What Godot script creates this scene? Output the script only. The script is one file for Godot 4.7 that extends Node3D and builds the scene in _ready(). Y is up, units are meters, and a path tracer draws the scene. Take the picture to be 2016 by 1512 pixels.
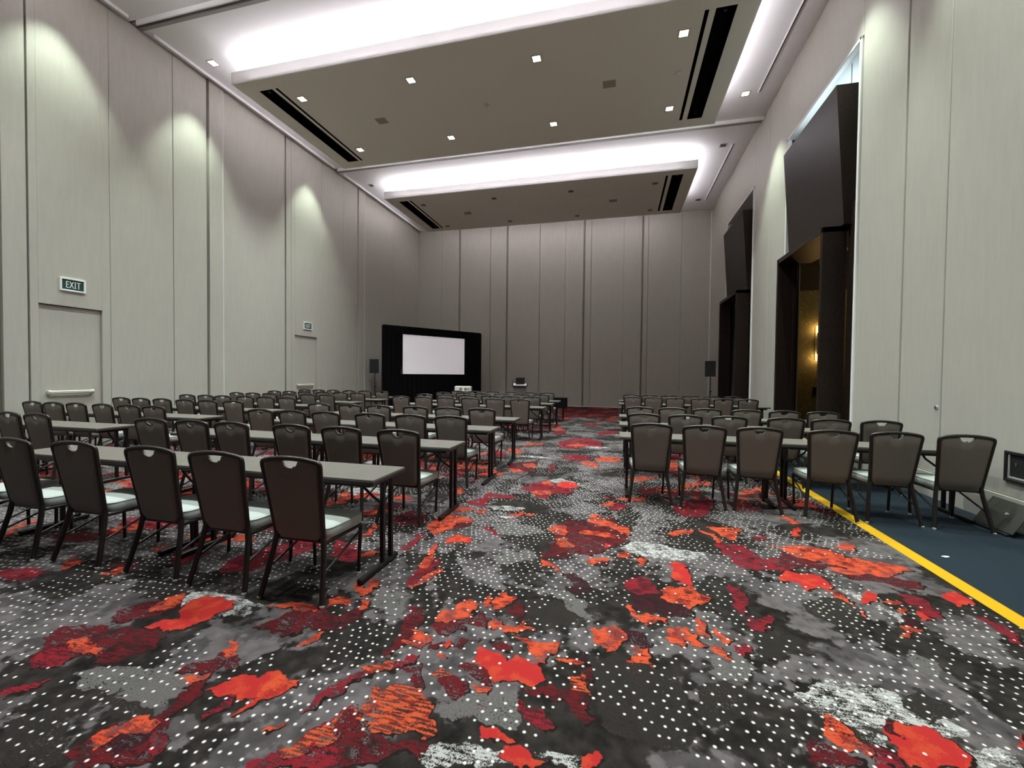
extends Node3D
# A hotel meeting hall set with rows of training tables and banquet chairs.
# The plan is measured in metres: x across the hall, y up, d = depth from the photographer towards the screen wall (Godot z = -d).

const XL := -10.18   # wall with the exit doors
const XR := 3.88     # wall with the two tall portals
const DB := 20.5     # screen-end wall
const DF := -6.3     # wall behind the photographer
const HC := 8.88     # ceiling
const HS := 8.2      # underside of the hanging ceiling clouds

var M := {}
var counts := {}
var rng := RandomNumberGenerator.new()

func _ready():
	rng.seed = 71
	setup_camera()
	setup_environment()
	make_materials()
	build_shell()
	build_ceiling()
	build_portals()
	build_floor()
	build_furniture()
	build_stage()
	build_small_things()

func setup_camera():
	var yaw := deg_to_rad(14.03)
	var pitch := deg_to_rad(1.27)
	var roll := deg_to_rad(0.597)
	var fw := Vector3(-sin(yaw) * cos(pitch), -sin(pitch), -cos(yaw) * cos(pitch))
	var rt := Vector3(cos(yaw), 0, -sin(yaw))
	var up := rt.cross(fw).normalized()
	var r2 := rt * cos(roll) + up * sin(roll)
	var u2 := up * cos(roll) - rt * sin(roll)
	var cam := Camera3D.new()
	cam.name = "camera"
	cam.fov = 84.01
	cam.near = 0.05
	cam.far = 100.0
	cam.transform = Transform3D(Basis(r2, u2, -fw), Vector3(0, 1.5, 0))
	add_child(cam)
	cam.current = true

# light levels (all lamps of the hall are set here)
const COVE_COLOR := Color(0.97, 0.955, 1.0)
const SPOT_COLOR := Color(0.955, 1.0, 1.0)
const WASH_COLOR := Color(0.92, 1.0, 0.93)
const COVE_ENERGY := 11.5
const EDGE_ENERGY := 8.0
const SPOT_ENERGY := 22.0
const WASH_ENERGY := 21.0

func setup_environment():
	var e := Environment.new()
	e.background_mode = Environment.BG_COLOR
	e.background_color = Color(0, 0, 0)
	e.tonemap_mode = Environment.TONE_MAPPER_LINEAR
	e.tonemap_exposure = 1.0
	e.sdfgi_enabled = true
	e.ssao_enabled = true
	e.ssil_enabled = true
	var w := WorldEnvironment.new()
	w.name = "surroundings"
	w.environment = e
	add_child(w)

# ---------------------------------------------------------------- helpers
func at(x: float, y: float, d: float) -> Vector3:
	return Vector3(x, y, -d)

func numbered(called: String) -> String:
	var n: int = counts.get(called, 0)
	counts[called] = n + 1
	return called if n == 0 else "%s_%03d" % [called, n]

func tag(o: Node, label: String, category: String, group := "", kind := ""):
	o.set_meta("label", label)
	o.set_meta("category", category)
	if group != "":
		o.set_meta("group", group)
	if kind != "":
		o.set_meta("kind", kind)
	return o

func thing(called: String, label: String, category: String, where := Vector3.ZERO, turn := 0.0, group := "", kind := "") -> Node3D:
	var o := Node3D.new()
	o.name = numbered(called)
	add_child(o)
	o.position = where
	o.rotation.y = turn
	tag(o, label, category, group, kind)
	return o

func part(parent: Node, called: String, mesh: Mesh, m: Material, where := Vector3.ZERO, turn := Vector3.ZERO) -> MeshInstance3D:
	var o := MeshInstance3D.new()
	o.name = called
	o.mesh = mesh
	o.material_override = m
	o.position = where
	o.rotation = turn
	parent.add_child(o, true)
	return o

func begin() -> SurfaceTool:
	var st := SurfaceTool.new()
	st.begin(Mesh.PRIMITIVE_TRIANGLES)
	return st

func done(st: SurfaceTool) -> ArrayMesh:
	st.generate_normals()
	return st.commit()

func tri(st: SurfaceTool, a: Vector3, b: Vector3, c: Vector3, out: Vector3):
	if (b - a).cross(c - a).dot(out) > 0.0:
		var k := b
		b = c
		c = k
	st.add_vertex(a)
	st.add_vertex(b)
	st.add_vertex(c)

func quad(st: SurfaceTool, a: Vector3, b: Vector3, c: Vector3, d: Vector3, out: Vector3):
	tri(st, a, b, c, out)
	tri(st, a, c, d, out)

# a box with chamfered edges, centre c, size s
func box(st: SurfaceTool, c: Vector3, s: Vector3, bev := 0.0, xf := Transform3D.IDENTITY):
	st.set_smooth_group(-1)
	var h := s * 0.5
	bev = minf(bev, minf(h.x, minf(h.y, h.z)) * 0.9)
	var v := func(axis: int, sg: Vector3) -> Vector3:
		var q := Vector3(h.x * sg.x, h.y * sg.y, h.z * sg.z)
		for k in 3:
			if k != axis:
				q[k] -= sg[k] * bev
		return xf * (c + q)
	for ax in 3:
		var b := (ax + 1) % 3
		var g := (ax + 2) % 3
		for s1 in [-1.0, 1.0]:
			var n := Vector3.ZERO
			n[ax] = s1
			var p := []
			for pr in [[-1, -1], [1, -1], [1, 1], [-1, 1]]:
				var sg := Vector3.ZERO
				sg[ax] = s1
				sg[b] = pr[0]
				sg[g] = pr[1]
				p.append(v.call(ax, sg))
			quad(st, p[0], p[1], p[2], p[3], xf.basis * n)
			if bev > 0.0:
				for s2 in [-1.0, 1.0]:
					# the edge between face ax,s1 and face b,s2, running along g
					var lo := Vector3.ZERO
					lo[ax] = s1
					lo[b] = s2
					lo[g] = -1.0
					var hi := lo
					hi[g] = 1.0
					var n2 := Vector3.ZERO
					n2[ax] = s1
					n2[b] = s2
					quad(st, v.call(ax, lo), v.call(ax, hi), v.call(b, hi), v.call(b, lo), xf.basis * n2)
	if bev > 0.0:
		for sx in [-1.0, 1.0]:
			for sy in [-1.0, 1.0]:
				for sz in [-1.0, 1.0]:
					var sg := Vector3(sx, sy, sz)
					tri(st, v.call(0, sg), v.call(1, sg), v.call(2, sg), xf.basis * sg)

# a box given by its low and high corners in hall measure (x, y, depth)
func span(st: SurfaceTool, x0: float, x1: float, y0: float, y1: float, d0: float, d1: float, bev := 0.0):
	box(st, Vector3((x0 + x1) / 2, (y0 + y1) / 2, -(d0 + d1) / 2), Vector3(absf(x1 - x0), absf(y1 - y0), absf(d1 - d0)), bev)

func span_mesh(x0: float, x1: float, y0: float, y1: float, d0: float, d1: float, bev := 0.0) -> ArrayMesh:
	var st := begin()
	span(st, x0, x1, y0, y1, d0, d1, bev)
	return done(st)

func box_mesh(s: Vector3, bev := 0.0) -> ArrayMesh:
	var st := begin()
	box(st, Vector3.ZERO, s, bev)
	return done(st)

# a tube swept along points; rx / ry are its half-widths
func tube(st: SurfaceTool, pts: Array, r: float, sides := 8, closed := false, flat := 1.0):
	st.set_smooth_group(0)
	var n := pts.size()
	var rings := []
	var ref := Vector3(0, 1, 0)
	for i in n:
		var a: Vector3 = pts[(i - 1 + n) % n] if (closed or i > 0) else pts[i]
		var b: Vector3 = pts[(i + 1) % n] if (closed or i < n - 1) else pts[i]
		var t := (b - a).normalized()
		if i == 0:
			ref = Vector3(0, 1, 0) if absf(t.y) < 0.9 else Vector3(0, 0, 1)
		var u := (ref - t * ref.dot(t)).normalized()
		ref = u
		var w := t.cross(u)
		var ring := []
		for k in sides:
			var g := TAU * (k + 0.5) / sides
			ring.append(pts[i] + u * cos(g) * r + w * sin(g) * r * flat)
		rings.append(ring)
	for i in (n if closed else n - 1):
		var r0: Array = rings[i]
		var r1: Array = rings[(i + 1) % n]
		for k in sides:
			var k2 := (k + 1) % sides
			var mid: Vector3 = (pts[i] + pts[(i + 1) % n]) * 0.5
			quad(st, r0[k], r0[k2], r1[k2], r1[k], (r0[k] + r1[k2]) * 0.5 - mid)
	if not closed:
		st.set_smooth_group(-1)
		for e in [0, n - 1]:
			var dirn: Vector3 = pts[0] - pts[1] if e == 0 else pts[n - 1] - pts[n - 2]
			for k in range(1, sides - 1):
				tri(st, rings[e][0], rings[e][k], rings[e][k + 1], dirn)
		st.set_smooth_group(0)

# a shape turned about the y axis from (radius, height) pairs
func lathe(st: SurfaceTool, prof: Array, c := Vector3.ZERO, sides := 20, xf := Transform3D.IDENTITY):
	st.set_smooth_group(-1)
	for i in prof.size() - 1:
		for k in sides:
			var g0 := TAU * k / sides
			var g1 := TAU * (k + 1) / sides
			var p := []
			for q in [[prof[i], g0], [prof[i], g1], [prof[i + 1], g1], [prof[i + 1], g0]]:
				p.append(xf * (c + Vector3(q[0][0] * cos(q[1]), q[0][1], q[0][0] * sin(q[1]))))
			var gm := (g0 + g1) / 2
			var dr: float = prof[i + 1][0] - prof[i][0]
			var dy: float = prof[i + 1][1] - prof[i][1]
			var out := xf.basis * Vector3(dy * cos(gm), -dr, dy * sin(gm))
			if prof[i][0] > 0.0:
				tri(st, p[0], p[1], p[2] if prof[i + 1][0] > 0.0 else p[3], out)
			if prof[i + 1][0] > 0.0:
				tri(st, p[0], p[2], p[3], out)

# a prism over a polygon in the x-y plane, from z0 to z1
func prism(st: SurfaceTool, poly: PackedVector2Array, z0: float, z1: float, xf := Transform3D.IDENTITY):
	st.set_smooth_group(-1)
	var idx := Geometry2D.triangulate_polygon(poly)
	for i in range(0, idx.size(), 3):
		for zz in [[z0, -1.0], [z1, 1.0]]:
			var q := []
			for j in 3:
				q.append(xf * Vector3(poly[idx[i + j]].x, poly[idx[i + j]].y, zz[0]))
			tri(st, q[0], q[1], q[2], xf.basis * Vector3(0, 0, zz[1] * signf(z1 - z0)))
	var cw := 1.0 if Geometry2D.is_polygon_clockwise(poly) else -1.0
	for i in poly.size():
		var a := poly[i]
		var b := poly[(i + 1) % poly.size()]
		var nrm := Vector3(-(b.y - a.y), b.x - a.x, 0) * cw
		quad(st, xf * Vector3(a.x, a.y, z0), xf * Vector3(b.x, b.y, z0), xf * Vector3(b.x, b.y, z1), xf * Vector3(a.x, a.y, z1), xf.basis * nrm)

func strip_light(parent: Node, where: Vector3, size: Vector2, energy: float, color: Color, turn: Vector3):
	var l := AreaLight3D.new()
	l.name = "lamp"
	l.area_size = size
	l.light_energy = energy
	l.light_color = color
	l.shadow_enabled = true
	l.area_range = 40.0
	l.position = where
	l.rotation = turn
	parent.add_child(l, true)

func spot_light(parent: Node, where: Vector3, energy: float, color: Color, angle: float, soft: float, turn: Vector3, size := 0.05):
	var l := SpotLight3D.new()
	l.name = "lamp"
	l.light_energy = energy
	l.light_color = color
	l.spot_angle = angle
	l.spot_angle_attenuation = soft
	l.spot_range = 40.0
	l.spot_attenuation = 2.0
	l.light_size = size
	l.shadow_enabled = true
	l.position = where
	l.rotation = turn
	parent.add_child(l, true)

# ---------------------------------------------------------------- materials
func mat(called: String, c: Color, rough := 0.7, metal := 0.0, spec := 0.5) -> StandardMaterial3D:
	var m := StandardMaterial3D.new()
	m.resource_name = called
	m.albedo_color = c
	m.roughness = rough
	m.metallic = metal
	m.metallic_specular = spec
	M[called] = m
	return m

func noise_tex(freq: float, seed_: int, size := 512, octaves := 4, lo := Color.BLACK, hi := Color.WHITE) -> NoiseTexture2D:
	var n := FastNoiseLite.new()
	n.seed = seed_
	n.frequency = freq
	n.fractal_octaves = octaves
	n.noise_type = FastNoiseLite.TYPE_SIMPLEX_SMOOTH
	var t := NoiseTexture2D.new()
	t.width = size
	t.height = size
	t.seamless = true
	t.noise = n
	var g := Gradient.new()
	g.set_color(0, lo)
	g.set_color(1, hi)
	t.color_ramp = g
	return t

func triplanar(m: StandardMaterial3D, scale: Vector3, world := true):
	m.uv1_triplanar = true
	m.uv1_world_triplanar = world
	m.uv1_scale = scale

func glow(called: String, c: Color, power: float) -> StandardMaterial3D:
	var m := mat(called, Color(0.9, 0.9, 0.9), 0.5)
	m.emission_enabled = true
	m.emission = c
	m.emission_energy_multiplier = power
	return m

func make_materials():
	# wall covering: pale grey vinyl with a woven vertical slub
	var slub := noise_tex(0.02, 5, 512, 4)
	var tone := noise_tex(0.012, 9, 512, 4, Color(0.965, 0.965, 0.965), Color(1, 1, 1))
	var wc := mat("wall_cover", Color8(184, 180, 170), 0.5, 0.0, 0.45)
	wc.albedo_texture = tone
	wc.heightmap_enabled = true
	wc.heightmap_texture = slub
	wc.heightmap_scale = 0.16
	triplanar(wc, Vector3(1.6, 0.22, 1.6))
	mat("joint", Color8(138, 134, 126), 0.9)
	mat("ceiling_paint", Color8(234, 232, 230), 0.9)
	mat("soffit_paint", Color8(224, 219, 208), 0.92, 0.0, 0.3)
	mat("trim_white", Color8(238, 237, 235), 0.5)
	mat("track_grey", Color8(150, 147, 142), 0.5)
	mat("void_black", Color8(10, 10, 10), 0.95, 0.0, 0.1)
	mat("lamp_rim", Color8(196, 192, 180), 0.45)
	mat("lamp_off", Color8(70, 62, 52), 0.4)
	mat("grille", Color8(150, 143, 130), 0.8)
	glow("downlight_glow", Color(1.0, 1.0, 0.94), 6.0)
	glow("cove_glow", COVE_COLOR, 3.0)
	var lip := mat("frosted_lip", Color8(238, 237, 236), 0.7)
	lip.backlight_enabled = true
	lip.backlight = Color(0.7, 0.7, 0.7)
	# portals: dark stained walnut
	var grain := noise_tex(0.03, 31, 512, 5, Color(0.55, 0.5, 0.48), Color(1, 1, 1))
	var wn := mat("walnut", Color8(52, 41, 36), 0.42, 0.0, 0.3)
	wn.albedo_texture = grain
	triplanar(wn, Vector3(6.0, 0.5, 6.0))
	mat("recess_white", Color8(205, 208, 210), 0.85)
	# foyer wall behind the portal: olive paper with a large curling figure
	var foy := mat("foyer_paper", Color8(150, 138, 92), 0.7)
	foy.albedo_texture = foyer_pattern()
	triplanar(foy, Vector3(0.55, 0.55, 0.55))
	mat("foyer_dark", Color8(60, 54, 46), 0.9)
	mat("foyer_carpet", Color8(70, 60, 50), 1.0)
	# chairs
	var vinyl := mat("vinyl", Color8(108, 100, 93), 0.5, 0.0, 0.5)
	vinyl.heightmap_enabled = true
	vinyl.heightmap_texture = noise_tex(0.09, 3, 256, 3)
	vinyl.heightmap_scale = 0.04
	triplanar(vinyl, Vector3(4, 4, 4), false)
	mat("chair_metal", Color8(40, 34, 31), 0.34, 0.3, 0.5)
	var fab := mat("seat_fabric", Color8(190, 196, 190), 0.95, 0.0, 0.3)
	fab.albedo_texture = noise_tex(0.12, 12, 256, 3, Color(0.84, 0.85, 0.84), Color(1, 1, 1))
	triplanar(fab, Vector3(3, 3, 3), false)
	mat("glide", Color8(200, 198, 190), 0.2, 0.3)
	# tables
	var top := mat("table_laminate", Color8(112, 108, 100), 0.42, 0.0, 0.5)
	top.albedo_texture = noise_tex(0.02, 44, 512, 5, Color(0.78, 0.76, 0.73), Color(1, 1, 1))
	top.uv1_triplanar = true
	top.uv1_scale = Vector3(0.5, 5.0, 7.0)
	mat("table_edge", Color8(54, 48, 44), 0.5)
	mat("table_steel", Color8(36, 33, 32), 0.35, 0.5)
	mat("black_cloth", Color8(14, 14, 16), 0.95, 0.0, 0.2)
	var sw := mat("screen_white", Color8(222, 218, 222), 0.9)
	sw.emission_enabled = true  # glow put into the cloth in place of the projector's light on it
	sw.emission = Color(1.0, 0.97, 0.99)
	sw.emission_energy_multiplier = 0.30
	mat("speaker_black", Color8(22, 22, 24), 0.7)
	mat("speaker_grille", Color8(34, 34, 36), 0.85)
	mat("projector_white", Color8(218, 216, 208), 0.5)
	mat("dark_plastic", Color8(26, 25, 25), 0.5)
	mat("lectern_wood", Color8(92, 82, 78), 0.55)
	mat("paper_white", Color8(235, 235, 232), 0.85)
	mat("chrome", Color8(200, 200, 198), 0.2, 0.9)
	mat("bar_cream", Color8(205, 201, 186), 0.4, 0.2)
	mat("exit_green", Color8(30, 62, 56), 0.5)
	glow("exit_letter", Color(0.8, 0.95, 0.88), 0.12)
	mat("hatch_grey", Color8(46, 45, 39), 0.6)
	mat("kick_panel", Color8(170, 168, 156), 0.55)
	glow("sconce_glow", Color(1.0, 0.78, 0.48), 3.0)

func foyer_pattern() -> ImageTexture:
	var img := Image.create(256, 256, false, Image.FORMAT_RGB8)
	var n := FastNoiseLite.new()
	n.seed = 8
	n.frequency = 0.012
	n.fractal_octaves = 2
	n.domain_warp_enabled = true
	n.domain_warp_amplitude = 40.0
	for y in 256:
		for x in 256:
			var v := absf(n.get_noise_2d(x, y)) * 6.0
			var line := 1.0 if fposmod(v, 1.0) < 0.16 else 0.72
			img.set_pixel(x, y, Color(line, line, line * 0.97))
	return ImageTexture.create_from_image(img)

# ---------------------------------------------------------------- the room
func structure(called: String, label: String, category: String) -> Node3D:
	return thing(called, label, category, Vector3.ZERO, 0.0, "", "structure")

# vertical joints of the wall covering: [where, joint width]
const JOINTS_EXIT := [[-6.3, 0.0], [-4.9, 0.01], [-3.6, 0.01], [-2.3, 0.01], [-1.0, 0.01], [0.3, 0.03], [1.5, 0.01], [2.75, 0.01], [4.0, 0.01], [4.93, 0.06], [5.29, 0.03], [6.55, 0.008], [7.84, 0.014], [8.71, 0.06], [9.12, 0.012], [11.31, 0.06], [11.55, 0.008], [12.98, 0.012], [14.2, 0.008], [15.12, 0.05], [15.56, 0.012], [17.9, 0.008], [20.5, 0.0]]
const JOINTS_END := [[-10.18, 0.0], [-8.9, 0.008], [-7.92, 0.09], [-6.29, 0.014], [-5.42, 0.09], [-3.79, 0.02], [-2.55, 0.006], [-1.66, 0.09], [-1.33, 0.02], [0.15, 0.006], [0.99, 0.08], [1.23, 0.016], [2.65, 0.01], [3.88, 0.0]]

func build_shell():
	var w := structure("wall_left", "tall pale grey panelled wall with two flush exit doors", "wall")
	var doors := [[5.42, 6.40], [11.70, 12.74]]
	part(w, "backing", span_mesh(XL - 0.35, XL - 0.10, 0, HC + 0.2, DF - 0.2, DB + 0.2), M.joint)
	for i in JOINTS_EXIT.size() - 1:
		var a: float = JOINTS_EXIT[i][0] + JOINTS_EXIT[i][1] / 2
		var b: float = JOINTS_EXIT[i + 1][0] - JOINTS_EXIT[i + 1][1] / 2
		var proud := 0.02 if absf(a - 8.74) < 0.06 or absf(a - 15.14) < 0.06 else 0.0
		var st := begin()
		var cut := false
		for dr in doors:
			if a < dr[1] and b > dr[0]:
				cut = true
				span(st, XL - 0.10, XL, 2.71, HC, maxf(a, dr[0]), minf(b, dr[1]))
				if a < dr[0]:
					span(st, XL - 0.10, XL, 0, HC, a, dr[0], 0.004)
				if b > dr[1]:
					span(st, XL - 0.10, XL, 0, HC, dr[1], b, 0.004)
		if not cut:
			span(st, XL - 0.10, XL + proud, 0, HC, a, b, 0.004)
		part(w, "panel", done(st), M.wall_cover)
	for d in [9.12, 15.56]:
		part(w, "edge_trim", span_mesh(XL - 0.02, XL + 0.028, 0, HC - 0.02, d - 0.007, d + 0.007), M.trim_white)
	var n := 1
	for dr in doors:
		var t := thing("door_%d" % n, ["flush grey exit door with pale push bar under the large exit sign", "flush grey exit door with push bar, closer to the screen"][n - 1], "door", at(XL - 0.09, 0, (dr[0] + dr[1]) / 2), 0, "exit doors", "structure")
		var wd: float = dr[1] - dr[0]
		part(t, "door_leaf", box_mesh(Vector3(0.045, 2.69, wd - 0.012), 0.003), M.wall_cover, Vector3(0.022, 1.35, 0))
		var bar := part(t, "push_bar", box_mesh(Vector3(0.05, 0.06, wd * 0.72), 0.012), M.bar_cream, Vector3(0.10, 1.08, 0.02))
		for s in [-1.0, 1.0]:
			part(bar, "bracket", box_mesh(Vector3(0.07, 0.075, 0.05), 0.012), M.bar_cream, Vector3(-0.025, 0, s * wd * 0.34))
		n += 1
	# wall at the screen end
	var e := structure("wall_back", "grey panelled movable wall behind the screen and lectern", "wall")
	part(e, "backing", span_mesh(XL - 0.3, XR + 0.3, 0, HC + 0.2, DB + 0.06, DB + 0.3), M.joint)
	for i in JOINTS_END.size() - 1:
		var a: float = JOINTS_END[i][0] + JOINTS_END[i][1] / 2
		var b: float = JOINTS_END[i + 1][0] - JOINTS_END[i + 1][1] / 2
		part(e, "panel", span_mesh(a, b, 0.01, HC, DB, DB + 0.06, 0.006), M.wall_cover)
	part(e, "edge_trim", span_mesh(XR - 0.035, XR, 0, HC - 0.06, DB - 0.03, DB), M.trim_white)
	part(e, "sill", span_mesh(XL, XR, 0.0, 0.03, DB - 0.012, DB), M.trim_white)
	# wall behind the photographer
	var f := structure("wall_front", "plain grey panelled wall opposite the screen", "wall")
	part(f, "backing", span_mesh(XL - 0.3, XR + 0.3, 0, HC + 0.2, DF - 0.3, DF), M.wall_cover)
	# portal wall with two tall openings
	var r := structure("wall_right", "pale wall with two tall dark wood portals", "wall")
	var back := begin()
	var pieces := [[DF, 1.2, 0.0], [1.2, 3.8, 0.0], [3.8, 6.42, 0.0], [6.42, 7.25, 0.0], [7.25, 8.43, 0.0], [11.69, 12.98, 0.0], [12.98, 14.29, 0.0], [17.56, 19.0, 0.0], [19.0, DB, 0.0]]
	for q in pieces:
		span(back, XR + 0.06, XR + 0.3, 0, HC + 0.2, q[0], q[1])
	for q in [[8.43, 11.69], [14.29, 17.56]]:
		span(back, XR + 0.06, XR + 0.3, 7.23, HC + 0.2, q[0], q[1])
	part(r, "backing", done(back), M.joint)
	for q in pieces:
		var j := 0.012 if q[1] != 7.25 else 0.03
		part(r, "panel", span_mesh(XR, XR + 0.06, 0.0, HC, q[0] + 0.006, q[1] - j, 0.006), M.wall_cover)
	for q in [[8.43, 11.69], [14.29, 17.56]]:
		part(r, "header_panel", span_mesh(XR, XR + 0.06, 7.23, HC, q[0] - 0.006, q[1] + 0.006, 0.004), M.wall_cover)
		var fr := begin()
		span(fr, XR - 0.03, XR + 0.3, 0, 7.23, q[0], q[0] + 0.06, 0.006)
		span(fr, XR - 0.03, XR + 0.3, 0, 7.23, q[1] - 0.06, q[1], 0.006)
		span(fr, XR - 0.03, XR + 0.3, 7.17, 7.23, q[0], q[1], 0.006)
		part(r, "opening_trim", done(fr), M.trim_white)
	var b1 := structure("baseboard_right", "tall flat kick panel along the foot of the portal wall", "baseboard")
	for q in [[DF, 8.42], [11.70, 14.28], [17.57, DB]]:
		part(b1, "kick_panel", span_mesh(XR - 0.02, XR, 0, 0.31, q[0], q[1], 0.003), M.kick_panel)
		part(b1, "shadow_gap", span_mesh(XR - 0.006, XR, 0.31, 0.325, q[0], q[1]), M.joint)
	var b2 := structure("baseboard_left", "low grey baseboard under the exit door wall", "baseboard")
	for q in [[DF, 5.41], [6.41, 11.69], [12.75, DB]]:
		part(b2, "board", span_mesh(XL, XL + 0.012, 0, 0.1, q[0], q[1], 0.003), M.wall_cover)

# ---------------------------------------------------------------- ceiling
func build_ceiling():
	var c := structure("ceiling", "pale flat ceiling around the hanging clouds", "ceiling")
	var bays := [[DF, -0.15], [0.15, 6.93], [7.17, 13.56], [13.84, DB]]
	for q in bays:
		part(c, "board", span_mesh(XL, XR, HC, HC + 0.2, q[0] - 0.0, q[1] + 0.0), M.ceiling_paint)
	# partition tracks across the hall
	var k := 1
	for q in [[-0.15, 0.15], [6.93, 7.17], [13.56, 13.84]]:
		var t := structure("trim_%d" % k, ["partition track across the ceiling over the empty carpet", "partition track across the ceiling in front of the first cloud with lit lamps", "partition track across the ceiling between the two clouds"][k - 1], "track")
		part(t, "near_rail", span_mesh(XL + 0.2, XR, HC - 0.10, HC + 0.2, q[0], q[0] + 0.03, 0.004), M.trim_white)
		part(t, "channel", span_mesh(XL + 0.02, XR, HC - 0.005, HC + 0.2, q[0] + 0.035, q[0] + 0.125), M.track_grey)
		part(t, "slot", span_mesh(XL + 0.02, XR, HC + 0.05, HC + 0.2, q[0] + 0.125, q[0] + 0.155), M.joint)
		part(t, "far_rail", span_mesh(XL + 0.02, XR, HC - 0.03, HC + 0.2, q[0] + 0.155, q[1], 0.004), M.track_grey)
		k += 1
	# raised reveal strip along the exit wall
	for q in [[0.35, 6.80], [7.30, 13.45], [13.98, DB - 0.15]]:
		var t := structure("trim_%d" % k, ["narrow white ceiling reveal above the first exit door", "narrow white ceiling reveal beside the cloud with lit lamps", "narrow white ceiling reveal towards the screen corner"][k - 4], "trim")
		part(t, "strip", span_mesh(XL + 0.17, XL + 0.195, HC - 0.07, HC, q[0], q[1], 0.004), M.trim_white)
		k += 1
	# slot diffusers along the portal wall
	for q in [[1.0, 5.7, "white slot diffuser in the ceiling over the plain pale wall"], [7.9, 12.39, "white slot diffuser in the ceiling above the portal with the lit foyer"], [14.94, 19.32, "white slot diffuser in the ceiling above the dark portal by the screen wall"]]:
		var t := thing("slot_diffuser", q[2], "vent", at(3.42, HC, (q[0] + q[1]) / 2))
		var ln: float = q[1] - q[0]
		part(t, "blade", box_mesh(Vector3(0.025, 0.03, ln), 0.004), M.trim_white, Vector3(-0.03, -0.015, 0))
		part(t, "slot", box_mesh(Vector3(0.022, 0.008, ln)), M.void_black, Vector3(0, -0.004, 0))
	cloud("ceiling_cloud", 1.5, 5.72, "hanging ceiling cloud with light cove over the empty carpet")
	cloud("ceiling_cloud", 8.19, 12.40, "hanging ceiling cloud carrying the eight lit downlights")
	cloud("ceiling_cloud", 14.86, 18.75, "hanging ceiling cloud with unlit downlights before the screen wall")
	# square downlights, two rows in each cloud
	var row := 0
	for q in [[2.35, true], [4.76, true], [9.02, true], [11.44, true], [15.72, false], [18.18, false]]:
		for col in 4:
			var x: float = [-7.63, -4.71, -1.79, 1.13][col]
			var place: String = ["closest to the exit wall, ", "second from the exit wall, ", "second from the portal wall, ", "closest to the portal wall, "][col]
			var which: String = ["over the empty carpet", "over the first chair rows", "track-side row of the lit cloud", "screen-side row of the lit cloud", "track-side row of the dark cloud", "screen-side row of the dark cloud"][row]
			downlight(at(x, HS, q[0]), q[1], ("lit square downlight " if q[1] else "unlit square downlight ") + place + which, "downlights " + which, SPOT_ENERGY, SPOT_COLOR, 57.0)
		row += 1
	# wall washers in the ceiling margins
	for q in [[-9.55, 1.6, true, "on the exit wall side over the empty carpet"], [-9.55, 5.65, true, "above the exit door with the large sign"], [-9.53, 8.31, true, "on the exit wall side beside the lit cloud's track-side corner"], [-9.53, 12.3, true, "above the exit door closer to the screen"], [-9.55, 15.07, false, "on the exit wall side beside the dark cloud"], [-9.55, 19.2, false, "in the ceiling corner over the projection screen"], [3.1, 1.6, true, "on the portal wall side over the empty carpet"], [3.1, 5.65, true, "over the blue carpet before the first portal"], [3.1, 8.3, true, "at the near jamb of the foyer portal"], [3.09, 12.39, true, "above the pillar between the portals"], [3.12, 14.97, false, "at the start of the far slot diffuser"], [3.11, 19.3, false, "in the ceiling corner over the dark portal"]]:
		downlight(at(q[0], HC, q[1]), q[2], ("lit square ceiling lamp " if q[2] else "unlit square ceiling lamp ") + q[3], "wall washing ceiling lamps", WASH_ENERGY * (0.85 if q[0] < 0.0 else 1.3), WASH_COLOR, 32.0)

func downlight(where: Vector3, lit: bool, label: String, group: String, energy: float, color: Color, angle: float):
	var t := thing("downlight", label, "light", where, 0.0, group)
	if not M.has("rim_mesh"):
		var st := begin()
		for s in [-1.0, 1.0]:
			box(st, Vector3(s * 0.095, -0.006, 0), Vector3(0.03, 0.012, 0.22), 0.003)
			box(st, Vector3(0, -0.006, s * 0.095), Vector3(0.16, 0.012, 0.03), 0.003)
		M["rim_mesh"] = done(st)
		M["lens_mesh"] = box_mesh(Vector3(0.16, 0.006, 0.16))
	part(t, "rim", M.rim_mesh, M.lamp_rim)
	part(t, "glowing_lens" if lit else "lens", M.lens_mesh, M.downlight_glow if lit else M.lamp_off, Vector3(0, -0.004, 0))
	if lit:
		spot_light(t, Vector3(0, -0.02, 0), energy, color, angle, 0.9 if angle > 40.0 else 0.55, Vector3(-PI / 2, 0, 0), 0.07)

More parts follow.
